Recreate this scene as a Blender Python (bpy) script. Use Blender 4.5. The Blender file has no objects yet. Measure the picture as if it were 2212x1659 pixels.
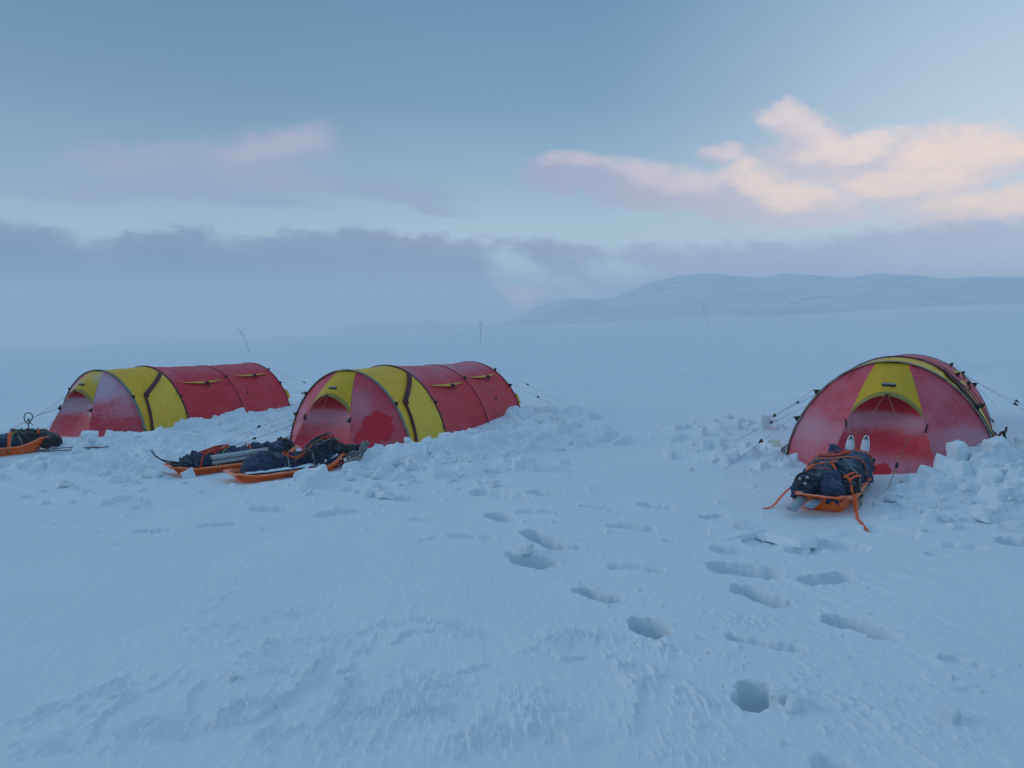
import bpy, bmesh, math, random
import numpy as np
from mathutils import Vector, Matrix

scene = bpy.context.scene
R = math.radians
random.seed(7)
rng = np.random.default_rng(11)

# ------------------------------------------------------------------ camera
PITCH = math.atan(316 / 3076)
cam_data = bpy.data.cameras.new("camera")
cam_data.sensor_width = 36.0
cam_data.lens = 36.0 * 3076 / 4096
cam_data.clip_start = 0.05
cam_data.clip_end = 6000
cam = bpy.data.objects.new("camera", cam_data)
scene.collection.objects.link(cam)
cam.location = (0, 0, 0)                     # the eye is the origin; the snow lies about 1.7 m below it
cam.rotation_euler = (R(90) - PITCH, 0, 0)
scene.camera = cam

# ------------------------------------------------------------------ node helpers
def srgb(r, g, b):
    f = lambda c: (c / 255 / 12.92) if c / 255 <= 0.04045 else ((c / 255 + 0.055) / 1.055) ** 2.4
    return (f(r), f(g), f(b), 1.0)

class G:
    """Small expression builder for shader nodes."""
    def __init__(self, tree):
        self.t = tree
    def new(self, kind, **kw):
        n = self.t.nodes.new(kind)
        for k, v in kw.items():
            setattr(n, k, v)
        return n
    def put(self, sock, v):
        if isinstance(v, bpy.types.NodeSocket):
            self.t.links.new(v, sock)
        else:
            sock.default_value = v
    def m(self, op, a, b=0.0, c=None, clamp=False):
        n = self.new('ShaderNodeMath', operation=op, use_clamp=clamp)
        self.put(n.inputs[0], a)
        self.put(n.inputs[1], b)
        if c is not None:
            self.put(n.inputs[2], c)
        return n.outputs[0]
    def add(self, a, b): return self.m('ADD', a, b)
    def sub(self, a, b): return self.m('SUBTRACT', a, b)
    def mul(self, a, b): return self.m('MULTIPLY', a, b)
    def vec(self, x, y, z):
        n = self.new('ShaderNodeCombineXYZ')
        for i, v in enumerate((x, y, z)):
            self.put(n.inputs[i], v)
        return n.outputs[0]
    def step(self, x, lo, hi, a=0.0, b=1.0):
        n = self.new('ShaderNodeMapRange', interpolation_type='SMOOTHSTEP')
        self.put(n.inputs[0], x)
        for i, v in enumerate((lo, hi, a, b)):
            self.put(n.inputs[i + 1], v)
        return n.outputs[0]
    def noise(self, v, scale, detail=4, rough=0.55, dist=0.0, color=False):
        n = self.new('ShaderNodeTexNoise')
        if v is not None:
            self.put(n.inputs['Vector'], v)
        n.inputs['Scale'].default_value = scale
        n.inputs['Detail'].default_value = detail
        n.inputs['Roughness'].default_value = rough
        n.inputs['Distortion'].default_value = dist
        return n.outputs['Color' if color else 'Fac']
    def mix(self, f, a, b, blend='MIX'):
        n = self.new('ShaderNodeMix', data_type='RGBA', blend_type=blend)
        self.put(n.inputs[0], f)
        self.put(n.inputs[6], a)
        self.put(n.inputs[7], b)
        return n.outputs[2]
    def ramp(self, x, stops, interp='LINEAR'):
        n = self.new('ShaderNodeValToRGB')
        n.color_ramp.interpolation = interp
        el = n.color_ramp.elements
        while len(el) < len(stops):
            el.new(0.5)
        for e, (p, c) in zip(el, stops):
            e.position = p
            e.color = c
        self.put(n.inputs[0], x)
        return n.outputs[0]

def direction(px, py):
    """photo measurement (on a 2212 wide print) -> azimuth, elevation in degrees"""
    x, z, y = (px - 1106) / 1661, (829.5 - py) / 1661, 1.0
    c, s = math.cos(PITCH), math.sin(PITCH)
    y, z = y * c + z * s, -y * s + z * c
    return math.degrees(math.atan2(x, y)), math.degrees(math.atan2(z, math.hypot(x, y)))

# ------------------------------------------------------------------ world: dusk sky with clouds
SUN_AZ, SUN_EL = -78.0, 18.0                 # a veiled glow ahead on the left
world = bpy.data.worlds.new("World")
scene.world = world
world.use_nodes = True
wt = world.node_tree
wt.nodes.clear()
g = G(wt)
tc = g.new('ShaderNodeTexCoord')
sep = g.new('ShaderNodeSeparateXYZ')
wt.links.new(tc.outputs['Generated'], sep.inputs[0])
X, Y, Z = sep.outputs
az = g.mul(g.m('ARCTAN2', X, Y), 180 / math.pi)
el = g.mul(g.m('ARCSINE', Z), 180 / math.pi)

sky = g.new('ShaderNodeTexSky', sky_type='NISHITA')
sky.sun_disc = False
sky.sun_elevation = R(4)
sky.sun_rotation = R(SUN_AZ)
sky.altitude = 900
sky.air_density = 1.0
sky.dust_density = 0.5
sky.ozone_density = 2.0

eln = g.m('DIVIDE', el, 90.0, clamp=True)
UP = [(32 / 90, srgb(128, 164, 200)), (50 / 90, srgb(142, 178, 214)), (1.0, srgb(145, 181, 218))]
left_sky = g.ramp(eln, [(0.0, srgb(160, 188, 208)), (5 / 90, srgb(176, 201, 217)), (8.5 / 90, srgb(144, 176, 201)),
                        (14 / 90, srgb(120, 155, 187)), (21 / 90, srgb(104, 141, 175))] + UP)
mid_sky = g.ramp(eln, [(0.0, srgb(182, 206, 221)), (5 / 90, srgb(190, 214, 227)), (8.5 / 90, srgb(158, 190, 211)),
                       (14 / 90, srgb(126, 163, 195)), (21 / 90, srgb(109, 148, 184))] + UP)
right_sky = g.ramp(eln, [(0.0, srgb(216, 228, 236)), (5 / 90, srgb(214, 228, 238)), (8.5 / 90, srgb(216, 231, 241)),
                         (14 / 90, srgb(196, 217, 234)), (21 / 90, srgb(166, 197, 222))] + UP)
base = g.mix(g.step(az, -26, 2), left_sky, mid_sky)
base = g.mix(g.m('MULTIPLY', g.step(az, 3, 36), g.step(az, 60, 130, 1.0, 0.0)), base, right_sky)
# a share of the physical sky
nis = g.mix(1.0, sky.outputs[0], (0.07, 0.07, 0.07, 1), 'MULTIPLY')
base = g.mix(0.10, base, nis)

# wispy coordinates, stretched sideways
wc = g.vec(g.mul(az, 0.45), el, 0.0)
n_big = g.noise(wc, 0.16, 5, 0.55)
n_mid = g.noise(wc, 0.55, 6, 0.6)
n_fine = g.noise(g.vec(g.mul(az, 0.6), el, 7.1), 1.9, 5, 0.62)
n_w = g.noise(g.vec(g.mul(az, 0.6), el, 3.7), 0.30, 4, 0.55, color=True)
sw = g.new('ShaderNodeSeparateColor')
wt.links.new(n_w, sw.inputs[0])
azw = g.add(az, g.mul(g.sub(sw.outputs[0], 0.5), 5.0))
elw = g.add(el, g.mul(g.sub(sw.outputs[1], 0.5), 2.6))

def blobs(items):
    """union of soft ellipses given as print measurements: x, y, rx, ry, tilt, weight"""
    out = None
    for (px, py, rx, ry, tilt, wgt) in items:
        a0, e0 = direction(px, py)
        k = 0.0320
        du, dv = g.sub(azw, a0), g.sub(elw, e0)
        c, s = math.cos(R(tilt)), math.sin(R(tilt))
        u = g.mul(g.add(g.mul(du, c), g.mul(dv, s)), 1 / (rx * k))
        v = g.mul(g.sub(g.mul(dv, c), g.mul(du, s)), 1 / (ry * k))
        f = g.mul(g.sub(1.0, g.add(g.mul(u, u), g.mul(v, v))), wgt)
        out = f if out is None else g.m('SMOOTH_MAX', out, f, 0.25)
    return out

def cover(f, lo, hi, strength=1.0, rag=0.9):
    rough = g.add(g.add(g.mul(g.sub(n_mid, 0.5), rag * 1.5), g.mul(g.sub(n_big, 0.5), rag * 0.7)), g.mul(g.sub(n_fine, 0.5), rag * 0.8))
    return g.mul(g.step(g.add(f, rough), lo, hi), strength)

# faint layers at the left
streaks = cover(blobs([(820, 405, 210, 26, -5, 1), (900, 432, 150, 16, -8, 1), (330, 402, 330, 22, 3, .8), (470, 432, 220, 16, -3, .9), (120, 420, 150, 20, 0, .7)]), -0.7, 1.1, 0.68)
base = g.mix(streaks, base, srgb(150, 166, 195))
lpink = cover(blobs([(540, 345, 190, 56, 8, 1), (330, 348, 170, 34, 6, .8), (600, 390, 140, 28, 0, .8)]), -0.6, 1.1, 0.72)
base = g.mix(lpink, base, srgb(166, 173, 199))
lpink2 = cover(blobs([(650, 300, 72, 36, 18, 1), (580, 322, 110, 26, 12, .9)]), -0.6, 1.3, 0.58)
base = g.mix(lpink2, base, srgb(192, 186, 205))
# the sunlit clouds at the right: lavender bodies, then their warm sides
body = cover(blobs([(1235, 385, 110, 50, 0, 1), (1390, 412, 190, 54, -8, 1), (1560, 432, 210, 54, -10, 1), (1740, 455, 150, 40, -4, 1),
                    (1640, 395, 105, 54, 0, 1), (1715, 262, 70, 40, -20, 1), (1770, 300, 80, 38, -30, .9), (1830, 350, 200, 64, -4, 1),
                    (2040, 350, 160, 66, 0, 1), (1960, 415, 160, 46, 0, .9), (2130, 455, 200, 46, 3, 1), (2185, 325, 36, 22, 20, .9), (1565, 338, 55, 20, 8, .8)]), -0.45, 0.80, 0.93, 0.95)
lav = g.mix(g.step(az, 2, 26), srgb(170, 172, 199), srgb(216, 206, 214))
base = g.mix(body, base, lav)
lit = cover(blobs([(1640, 390, 105, 52, -12, 1), (1725, 425, 135, 46, -10, 1), (2060, 335, 145, 60, 8, 1), (1960, 395, 180, 40, 4, .95), (2120, 438, 170, 34, 2, 1),
                   (2180, 322, 44, 24, 20, 1), (1850, 320, 120, 34, 6, .7)]), -0.15, 1.2, 0.90, 1.0)
base = g.mix(lit, base, srgb(255, 229, 212))
blush = cover(blobs([(1270, 352, 100, 24, -4, 1), (1390, 374, 140, 32, -14, 1), (1490, 390, 85, 38, -8, 1), (1710, 252, 70, 34, -20, 1), (1775, 292, 65, 26, -35, 1),
                     (1880, 312, 110, 30, 4, .9), (1570, 336, 50, 18, 8, .9)]), -0.25, 1.25, 0.72, 1.1)
base = g.mix(blush, base, g.mix(g.step(az, 4, 22), srgb(212, 200, 211), srgb(245, 226, 219)))

# the fog bank with its torn upper edge
edge_pts = [(-500, 470), (-200, 470), (0, 474), (130, 492), (215, 520), (290, 492), (400, 490), (520, 508), (620, 492), (700, 498), (800, 488), (880, 500), (1000, 508),
            (1130, 512), (1250, 520), (1330, 542), (1390, 524), (1500, 530), (1600, 520), (1700, 516), (1800, 512), (1900, 492), (2000, 486), (2110, 480), (2212, 474), (2700, 470)]
pts = sorted(direction(*p) for p in edge_pts)
A0, A1, EMAX = -60.0, 60.0, 12.0
cur = [((-1.0 + 1.0), pts[0][1] / EMAX)] + [((a - A0) / (A1 - A0), e / EMAX) for a, e in pts] + [(1.0, pts[-1][1] / EMAX)]
fc = g.new('ShaderNodeFloatCurve')
cm = fc.mapping.curves[0]
for i, (a, e) in enumerate(cur):
    if i == 0:
        cm.points[0].location = (a, e)
    elif i == len(cur) - 1:
        cm.points[len(cm.points) - 1].location = (1.0, e)
    else:
        cm.points.new(a, e)
fc.mapping.update()
g.put(fc.inputs[1], g.m('DIVIDE', g.sub(az, A0), A1 - A0, clamp=True))
edge = g.mul(fc.outputs[0], EMAX)
depth_in = g.add(g.sub(edge, el), g.mul(g.sub(g.noise(g.vec(g.mul(az, 0.6), el, 1.3), 0.9, 7, 0.68), 0.5), 3.0))
bank = g.mul(g.step(depth_in, -0.35, 0.85), 1.0)
bank = g.m('MAXIMUM', bank, g.step(el, -0.2, 0.2, 1.0, 0.0))
gap = cover(blobs([(1120, 595, 110, 60, -30, 1), (1230, 620, 110, 34, -8, .9), (1330, 590, 110, 34, -10, .7)]), -0.5, 0.9, 1.0, 1.6)
bank = g.mul(bank, g.sub(1.0, gap))
bank_col = g.mix(g.step(az, -30, -4), srgb(100, 129, 166), srgb(124, 144, 177))
bank_col = g.mix(g.step(az, -4, 14), bank_col, srgb(171, 183, 207))
bank_col = g.mix(g.step(az, 14, 36), bank_col, srgb(192, 199, 218))
bank_col = g.mix(g.mul(g.step(depth_in, 0.2, 2.6, 1.0, 0.0), 0.35), bank_col, srgb(166, 172, 199))
bank_col = g.mix(g.mul(g.step(n_big, 0.35, 0.7), 0.25), bank_col, srgb(120, 150, 184))
low_air = g.mix(g.step(az, -30, 36), srgb(112, 143, 180), srgb(166, 190, 213))
bank_col = g.mix(g.mul(g.step(el, -1.6, 1.6, 1.0, 0.0), 0.85), bank_col, low_air)
base = g.mix(g.mul(bank, 0.93), base, bank_col)
glow = cover(blobs([(1128, 630, 60, 30, 0, 1)]), -0.4, 1.0, 0.95, 1.0)
base = g.mix(glow, base, srgb(246, 212, 214))

bg = g.new('ShaderNodeBackground')
wt.links.new(base, bg.inputs['Color'])
bg.inputs['Strength'].default_value = 1.0
wo = g.new('ShaderNodeOutputWorld')
wt.links.new(bg.outputs[0], wo.inputs['Surface'])

# ------------------------------------------------------------------ sun (already very low and veiled)
sun_data = bpy.data.lights.new("sun", 'SUN')
sun_data.energy = 0.48
sun_data.angle = R(24)
sun_data.color = (1.0, 0.95, 0.90)
sun = bpy.data.objects.new("sun", sun_data)
scene.collection.objects.link(sun)
sdir = Vector((math.sin(R(SUN_AZ)) * math.cos(R(SUN_EL)), math.cos(R(SUN_AZ)) * math.cos(R(SUN_EL)), math.sin(R(SUN_EL))))
sun.rotation_euler = sdir.to_track_quat('Z', 'Y').to_euler()

# ------------------------------------------------------------------ exposure and render settings
scene.render.engine = 'CYCLES'
scene.view_settings.view_transform = 'Standard'
scene.view_settings.look = 'None'
scene.view_settings.exposure = 0.0
scene.view_settings.gamma = 1.0
scene.cycles.use_denoising = True
scene.cycles.max_bounces = 8
scene.cycles.diffuse_bounces = 5
scene.cycles.volume_bounces = 2
scene.cycles.transparent_max_bounces = 8

# ------------------------------------------------------------------ mesh helpers
def link(name, me, mat=None, parent=None):
    o = bpy.data.objects.new(name, me)
    scene.collection.objects.link(o)
    if mat is not None:
        me.materials.append(mat)
    if parent is not None:
        o.parent = parent
    return o

def tag(o, label=None, cat=None, group=None, kind=None):
    for k, v in (('label', label), ('category', cat), ('group', group), ('kind', kind)):
        if v:
            o[k] = v
    return o

def thing(name, loc, rz, label, cat, group=None):
    o = bpy.data.objects.new(name, None)
    o.empty_display_size = 0.2
    scene.collection.objects.link(o)
    o.location = loc
    o.rotation_euler = (0, 0, rz)
    return tag(o, label, cat, group)

class MB:
    def __init__(self):
        self.v, self.f = [], []
    def grid(self, rows, close_u=False):
        """rows: list of lists of points, all the same length"""
        n0 = len(self.v)
        m = len(rows[0])
        for r in rows:
            self.v += [tuple(p) for p in r]
        for i in range(len(rows) - 1):
            for j in range(m if close_u else m - 1):
                a, b = n0 + i * m + j, n0 + i * m + (j + 1) % m
                self.f.append((a, b, b + m, a + m))
        return n0
    def tube(self, pts, r, sides=6, flat=1.0, up=None, caps=True, r_end=None):
        """swept tube; flat < 1 squeezes it along the up direction (a strap)"""
        pts = [Vector(p) for p in pts]
        rows = []
        prev = None
        for i, p in enumerate(pts):
            t = (pts[min(i + 1, len(pts) - 1)] - pts[max(i - 1, 0)])
            if t.length < 1e-9:
                t = Vector((0, 0, 1))
            t.normalize()
            ref = Vector(up[i]) if up is not None else (prev if prev is not None else (Vector((0, 0, 1)) if abs(t.z) < 0.9 else Vector((1, 0, 0))))
            s = t.cross(ref)
            if s.length < 1e-6:
                s = t.cross(Vector((0.3, 1, 0.2)))
            s.normalize()
            n = s.cross(t)
            n.normalize()
            prev = n
            rr = r if r_end is None else r + (r_end - r) * i / (len(pts) - 1)
            rows.append([p + s * (rr * math.cos(2 * math.pi * k / sides)) + n * (rr * flat * math.sin(2 * math.pi * k / sides)) for k in range(sides)])
        n0 = self.grid(rows, True)
        if caps:
            self.f.append(tuple(n0 + k for k in range(sides))[::-1])
            e = n0 + (len(rows) - 1) * sides
            self.f.append(tuple(e + k for k in range(sides)))
    def box(self, c, s, rot=None):
        n0 = len(self.v)
        M = rot or Matrix.Identity(3)
        for x in (-1, 1):
            for y in (-1, 1):
                for z in (-1, 1):
                    self.v.append(tuple(Vector(c) + M @ Vector((x * s[0] / 2, y * s[1] / 2, z * s[2] / 2))))
        for q in ((0, 1, 3, 2), (4, 6, 7, 5), (0, 4, 5, 1), (2, 3, 7, 6), (0, 2, 6, 4), (1, 5, 7, 3)):
            self.f.append(tuple(n0 + i for i in q))
    def poly(self, pts):
        n0 = len(self.v)
        self.v += [tuple(p) for p in pts]
        self.f.append(tuple(range(n0, n0 + len(pts))))
    def build(self, name, mat, parent=None, smooth=True):
        me = bpy.data.meshes.new(name)
        me.from_pydata(self.v, [], self.f)
        me.validate()
        if smooth:
            me.polygons.foreach_set('use_smooth', [True] * len(me.polygons))
        return link(name, me, mat, parent)

def smoothline(pts, n=8):
    """Catmull-Rom through the points"""
    P = [Vector(p) for p in pts]
    P = [P[0] * 2 - P[1]] + P + [P[-1] * 2 - P[-2]]
    out = []
    for i in range(1, len(P) - 2):
        for k in range(n):
            t = k / n
            a, b, c, d = P[i - 1], P[i], P[i + 1], P[i + 2]
            out.append(0.5 * ((2 * b) + (c - a) * t + (2 * a - 5 * b + 4 * c - d) * t * t + (3 * b - a - 3 * c + d) * t ** 3))
    out.append(P[-2])
    return out

# numpy value/gradient noise
_perm = rng.permutation(1024).astype(np.int64)
_ang = rng.random(1024) * 2 * np.pi
_gx, _gy = np.cos(_ang), np.sin(_ang)
def perlin(x, y, seed=0):
    x = np.asarray(x, float) + seed * 17.31
    y = np.asarray(y, float) + seed * 5.77
    xi, yi = np.floor(x).astype(np.int64), np.floor(y).astype(np.int64)
    xf, yf = x - xi, y - yi
    u, v = xf ** 3 * (xf * (xf * 6 - 15) + 10), yf ** 3 * (yf * (yf * 6 - 15) + 10)
    def h(i, j, dx, dy):
        k = _perm[(_perm[i & 1023] + j) & 1023]
        return _gx[k] * dx + _gy[k] * dy
    a = h(xi, yi, xf, yf); b = h(xi + 1, yi, xf - 1, yf)
    c = h(xi, yi + 1, xf, yf - 1); d = h(xi + 1, yi + 1, xf - 1, yf - 1)
    return 1.5 * ((a + u * (b - a)) + v * ((c + u * (d - c)) - (a + u * (b - a))))
def fbm(x, y, oct=4, seed=0, rough=0.5):
    s, a, f = 0.0, 1.0, 1.0
    for i in range(oct):
        s = s + a * perlin(np.asarray(x) * f, np.asarray(y) * f, seed + i * 3)
        a *= rough; f *= 2.03
    return s
def sstep(x, lo, hi):
    t = np.clip((np.asarray(x) - lo) / (hi - lo), 0, 1)
    return t * t * (3 - 2 * t)

# ------------------------------------------------------------------ materials
def new_mat(name):
    m = bpy.data.materials.new(name)
    m.use_nodes = True
    nt = m.node_tree
    nt.nodes.clear()
    gg = G(nt)
    b = gg.new('ShaderNodeBsdfPrincipled')
    o = gg.new('ShaderNodeOutputMaterial')
    nt.links.new(b.outputs[0], o.inputs[0])
    return m, gg, b

def snow_material(name, col=(0.72, 0.815, 0.865, 1)):
    m, gg, b = new_mat(name)
    t = gg.new('ShaderNodeTexCoord').outputs['Object']
    n1 = gg.noise(t, 1.3, 4)
    c = gg.mix(gg.step(n1, 0.3, 0.7), (col[0] * 0.96, col[1] * 0.97, col[2] * 0.975, 1), col)
    gg.put(b.inputs['Base Color'], c)
    b.inputs['Roughness'].default_value = 0.7
    b.inputs['Specular IOR Level'].default_value = 0.25
    fine = gg.noise(t, 90.0, 5, 0.7)
    mid = gg.noise(t, 17.0, 4, 0.6)
    bump = gg.new('ShaderNodeBump')
    bump.inputs['Strength'].default_value = 0.42
    bump.inputs['Distance'].default_value = 0.012
    gg.put(bump.inputs['Height'], gg.add(gg.mul(fine, 0.45), gg.mul(mid, 0.6)))
    gg.put(b.inputs['Normal'], bump.outputs[0])
    return m

def fabric(name, col, frost=0.3, patches=(), holes=(), frost_low=0.0, frost_top=0.0, streak=False, bands=(), top_f=0.68, rough=0.55, fcol=(0.60, 0.62, 0.68, 1), seed=0.0):
    """tent cloth under a speckled skin of rime; patches and holes are (x, y, z, radius, amount) in the tent's own frame"""
    m, gg, b = new_mat(name)
    t = gg.new('ShaderNodeTexCoord').outputs['Object']
    s = gg.new('ShaderNodeSeparateXYZ')
    gg.put(s.inputs[0], t)
    off = gg.new('ShaderNodeVectorMath', operation='ADD')
    gg.put(off.inputs[0], t)
    off.inputs[1].default_value = (seed, seed * 0.7, seed * 1.3)
    tv = off.outputs[0]
    big = gg.noise(tv, 1.8, 4, 0.6)
    mid = gg.noise(tv, 7.0, 5, 0.65)
    fine = gg.noise(tv, 48.0, 4, 0.8)
    f = gg.add(frost, gg.mul(gg.sub(big, 0.5), 0.9))
    f = gg.add(f, gg.mul(gg.sub(mid, 0.5), 0.35))
    if frost_low:
        f = gg.add(f, gg.mul(gg.step(s.outputs[2], 0.0, 0.38, 1.0, 0.0), frost_low))
    if frost_top:
        f = gg.add(f, gg.mul(gg.step(s.outputs[2], 0.78, 1.08), frost_top))
    for lst, sign in ((patches, 1), (holes, -1)):
        for (x, y, z, r, amt) in lst:
            d = gg.new('ShaderNodeVectorMath', operation='DISTANCE')
            gg.put(d.inputs[0], t)
            d.inputs[1].default_value = (x, y, z)
            dn = gg.add(d.outputs['Value'], gg.mul(gg.sub(mid, 0.5), r * 1.1))
            if sign > 0:
                f = gg.add(f, gg.mul(gg.step(dn, r * 0.35, r * 1.25, 1.0, 0.0), amt))
            else:
                dn = gg.add(dn, gg.mul(gg.sub(fine, 0.5), r * 0.55))
                f = gg.sub(f, gg.mul(gg.step(dn, r * 0.86, r * 1.06, 1.0, 0.0), amt))
    for (z0, wd, amt) in bands:
        q = gg.m('ABSOLUTE', gg.sub(gg.add(s.outputs[2], gg.mul(gg.sub(big, 0.5), 0.16)), z0))
        f = gg.add(f, gg.mul(gg.step(q, wd * 0.3, wd * 1.25, 1.0, 0.0), amt))
    if streak:
        st = gg.noise(gg.vec(gg.mul(s.outputs[0], 3.0), gg.mul(s.outputs[1], 3.0), gg.mul(s.outputs[2], 42.0)), 1.0, 4, 0.6)
        f = gg.add(f, gg.mul(gg.sub(st, 0.5), 0.55))
    f = gg.add(f, gg.mul(gg.sub(fine, 0.5), 1.15))
    f = gg.m('MULTIPLY', gg.step(f, 0.0, 1.3), top_f, clamp=True)
    dark = gg.mix(gg.step(mid, 0.25, 0.75), tuple(c * 0.86 for c in col[:3]) + (1,), col)
    gg.put(b.inputs['Base Color'], gg.mix(f, dark, fcol))
    gg.put(b.inputs['Roughness'], gg.add(rough, gg.mul(f, 0.3)))
    b.inputs['Specular IOR Level'].default_value = 0.3
    weave = gg.noise(tv, 260.0, 2, 0.6)
    bump = gg.new('ShaderNodeBump')
    bump.inputs['Strength'].default_value = 0.5
    bump.inputs['Distance'].default_value = 0.010
    folds = gg.noise(gg.vec(gg.mul(s.outputs[0], 2.2), gg.mul(s.outputs[1], 2.2), gg.mul(s.outputs[2], 20.0)), 1.0, 4, 0.6, 0.6)
    gg.put(bump.inputs['Height'], gg.add(gg.add(gg.mul(f, 0.5), gg.mul(folds, 1.5)), gg.add(gg.mul(weave, 0.15), gg.mul(gg.noise(tv, 14.0, 4), 0.9))))
    gg.put(b.inputs['Normal'], bump.outputs[0])
    return m

def simple(name, col, rough=0.5, frost=0.0, fcol=(0.72, 0.76, 0.80, 1), scale=9.0, top=0.0, metal=0.0, bump_amt=0.25, lo=0.52, hi=0.72):
    m, gg, b = new_mat(name)
    tcn = gg.new('ShaderNodeTexCoord')
    t = tcn.outputs['Object']
    n1 = gg.noise(t, scale, 5, 0.65)
    n2 = gg.noise(t, scale * 7, 4, 0.7)
    f = gg.step(gg.add(gg.mul(n1, 0.7), gg.mul(n2, 0.3)), lo, hi)
    f = gg.mul(f, frost)
    if top:
        geo = gg.new('ShaderNodeNewGeometry')
        sz = gg.new('ShaderNodeSeparateXYZ')
        gg.put(sz.inputs[0], geo.outputs['Normal'])
        f = gg.m('ADD', f, gg.mul(gg.mul(gg.step(sz.outputs[2], 0.35, 0.95), gg.step(gg.add(gg.mul(n1, 0.6), gg.mul(n2, 0.4)), 0.36, 0.6)), top), clamp=True)
    c = gg.mix(gg.step(n2, 0.3, 0.7), tuple(x * 0.85 for x in col[:3]) + (1,), col)
    gg.put(b.inputs['Base Color'], gg.mix(f, c, fcol))
    gg.put(b.inputs['Roughness'], gg.add(rough, gg.mul(f, 0.35 * (1 - rough))))
    b.inputs['Metallic'].default_value = metal
    b.inputs['Specular IOR Level'].default_value = 0.35
    if bump_amt:
        bump = gg.new('ShaderNodeBump')
        bump.inputs['Strength'].default_value = bump_amt
        bump.inputs['Distance'].default_value = 0.01
        gg.put(bump.inputs['Height'], gg.add(n1, gg.mul(n2, 0.5)))
        gg.put(b.inputs['Normal'], bump.outputs[0])
    return m

RED = (0.66, 0.014, 0.036, 1)
YEL = (0.80, 0.47, 0.010, 1)
YEL2 = (0.82, 0.54, 0.035, 1)
MAROON = (0.105, 0.010, 0.024, 1)
M = {
    'snow': snow_material('snow'),
    'block': snow_material('snow_block', (0.755, 0.84, 0.885, 1)),
    'black': simple('black_webbing', (0.012, 0.013, 0.016, 1), 0.6, 0.25),
    'maroon': simple('maroon_webbing', MAROON, 0.6, 0.25, scale=16),
    'sleeve_grey': simple('grey_green_sleeve', (0.17, 0.21, 0.16, 1), 0.6, 0.5, (0.42, 0.46, 0.46, 1)),
    'hem': simple('olive_hem', (0.30, 0.24, 0.05, 1), 0.6, 0.5, (0.45, 0.42, 0.34, 1)),
    'sleeve_red': simple('dark_red_sleeve', (0.22, 0.012, 0.028, 1), 0.6, 0.3, (0.4, 0.35, 0.4, 1)),
    'cord': simple('ochre_cord', (0.30, 0.18, 0.05, 1), 0.7, 0.3, bump_amt=0),
    'cord_dark': simple('dark_guy_cord', (0.27, 0.27, 0.27, 1), 0.7, 0.3, bump_amt=0),
    'rope': simple('grey_rope', (0.20, 0.215, 0.22, 1), 0.8, 0.5, scale=20, bump_amt=0),
    'orange': simple('orange_plastic', (1.0, 0.150, 0.010, 1), 0.38, 0.22, (1.0, 0.60, 0.50, 1), scale=6, top=0.6),
    'strap': simple('orange_strap', (0.92, 0.125, 0.020, 1), 0.65, 0.30, (.85, .5, .42, 1), scale=14),
    'strap_red': simple('red_orange_cord', (0.66, 0.06, 0.02, 1), 0.65, 0.2, scale=14),
    'navy': simple('navy_cover_cloth', (0.012, 0.032, 0.085, 1), 0.72, 0.30, (0.30, 0.37, 0.44, 1), scale=5, top=0.20, bump_amt=0.6),
    'slate': simple('slate_cover_cloth', (0.018, 0.044, 0.088, 1), 0.75, 0.5, (0.30, 0.37, 0.43, 1), scale=5, top=0.38, bump_amt=0.6),
    'char': simple('charcoal_cloth', (0.022, 0.026, 0.030, 1), 0.8, 0.45, (0.28, 0.31, 0.34, 1), scale=6, top=0.25, bump_amt=0.6),
    'silver': simple('pale_foam', (0.42, 0.47, 0.50, 1), 0.5, 0.5, scale=12),
    'ski_white': simple('white_ski_top', (0.72, 0.78, 0.82, 1), 0.4, 0.2, bump_amt=0),
    'ski_dark': simple('dark_ski_base', (0.030, 0.032, 0.036, 1), 0.45, 0.35, (0.3, 0.33, 0.36, 1), bump_amt=0),
    'ski_grey': simple('frosted_ski_tail', (0.26, 0.34, 0.40, 1), 0.5, 0.6, scale=18, bump_amt=0),
    'wood': simple('bare_birch_twig', (0.050, 0.042, 0.038, 1), 0.85, 0.2, scale=30),
    'steel': simple('carabiner_steel', (0.10, 0.11, 0.12, 1), 0.35, 0.1, metal=0.7, bump_amt=0),
    'lime': simple('lime_cord', (0.22, 0.36, 0.12, 1), 0.7, 0.3, bump_amt=0),
    'badge': simple('badge_black', (0.012, 0.014, 0.03, 1), 0.5, 0.0, bump_amt=0),
    'ink': simple('badge_lettering', (0.80, 0.82, 0.85, 1), 0.5, 0.0, bump_amt=0),
}

# ------------------------------------------------------------------ the ground
def plane_z(x, y):
    """the long slope of the plateau: up to the right, falling away ahead and to the left, more so beyond the camp"""
    r = np.hypot(x, y) + 1e-6
    sx, cy = x / r, y / r
    cy = 0.5 * (cy + np.sqrt(cy * cy + 0.01))
    near_s = 0.035 * sx - 0.018 * cy
    far_s = 0.045 * sx - 0.026 * cy
    g_ = 10 * np.logaddexp(0, (r - 40) / 10)
    rise = np.maximum(far_s, 0)
    return -1.70 + near_s * (r - g_) + (far_s - rise) * g_ + rise * 260 * np.tanh(g_ / 260)

def at(px, py, lift=0.0):
    """a spot on the slope, measured on the photograph's 2212 wide print"""
    a, e = direction(px, py)
    ux, uy, uz = math.sin(R(a)) * math.cos(R(e)), math.cos(R(a)) * math.cos(R(e)), math.sin(R(e))
    d = 5.0
    for _ in range(60):
        z = float(plane_z(ux * d, uy * d)) + lift
        d = d + 0.6 * (z / uz - d)
    return ux * d, uy * d

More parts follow.
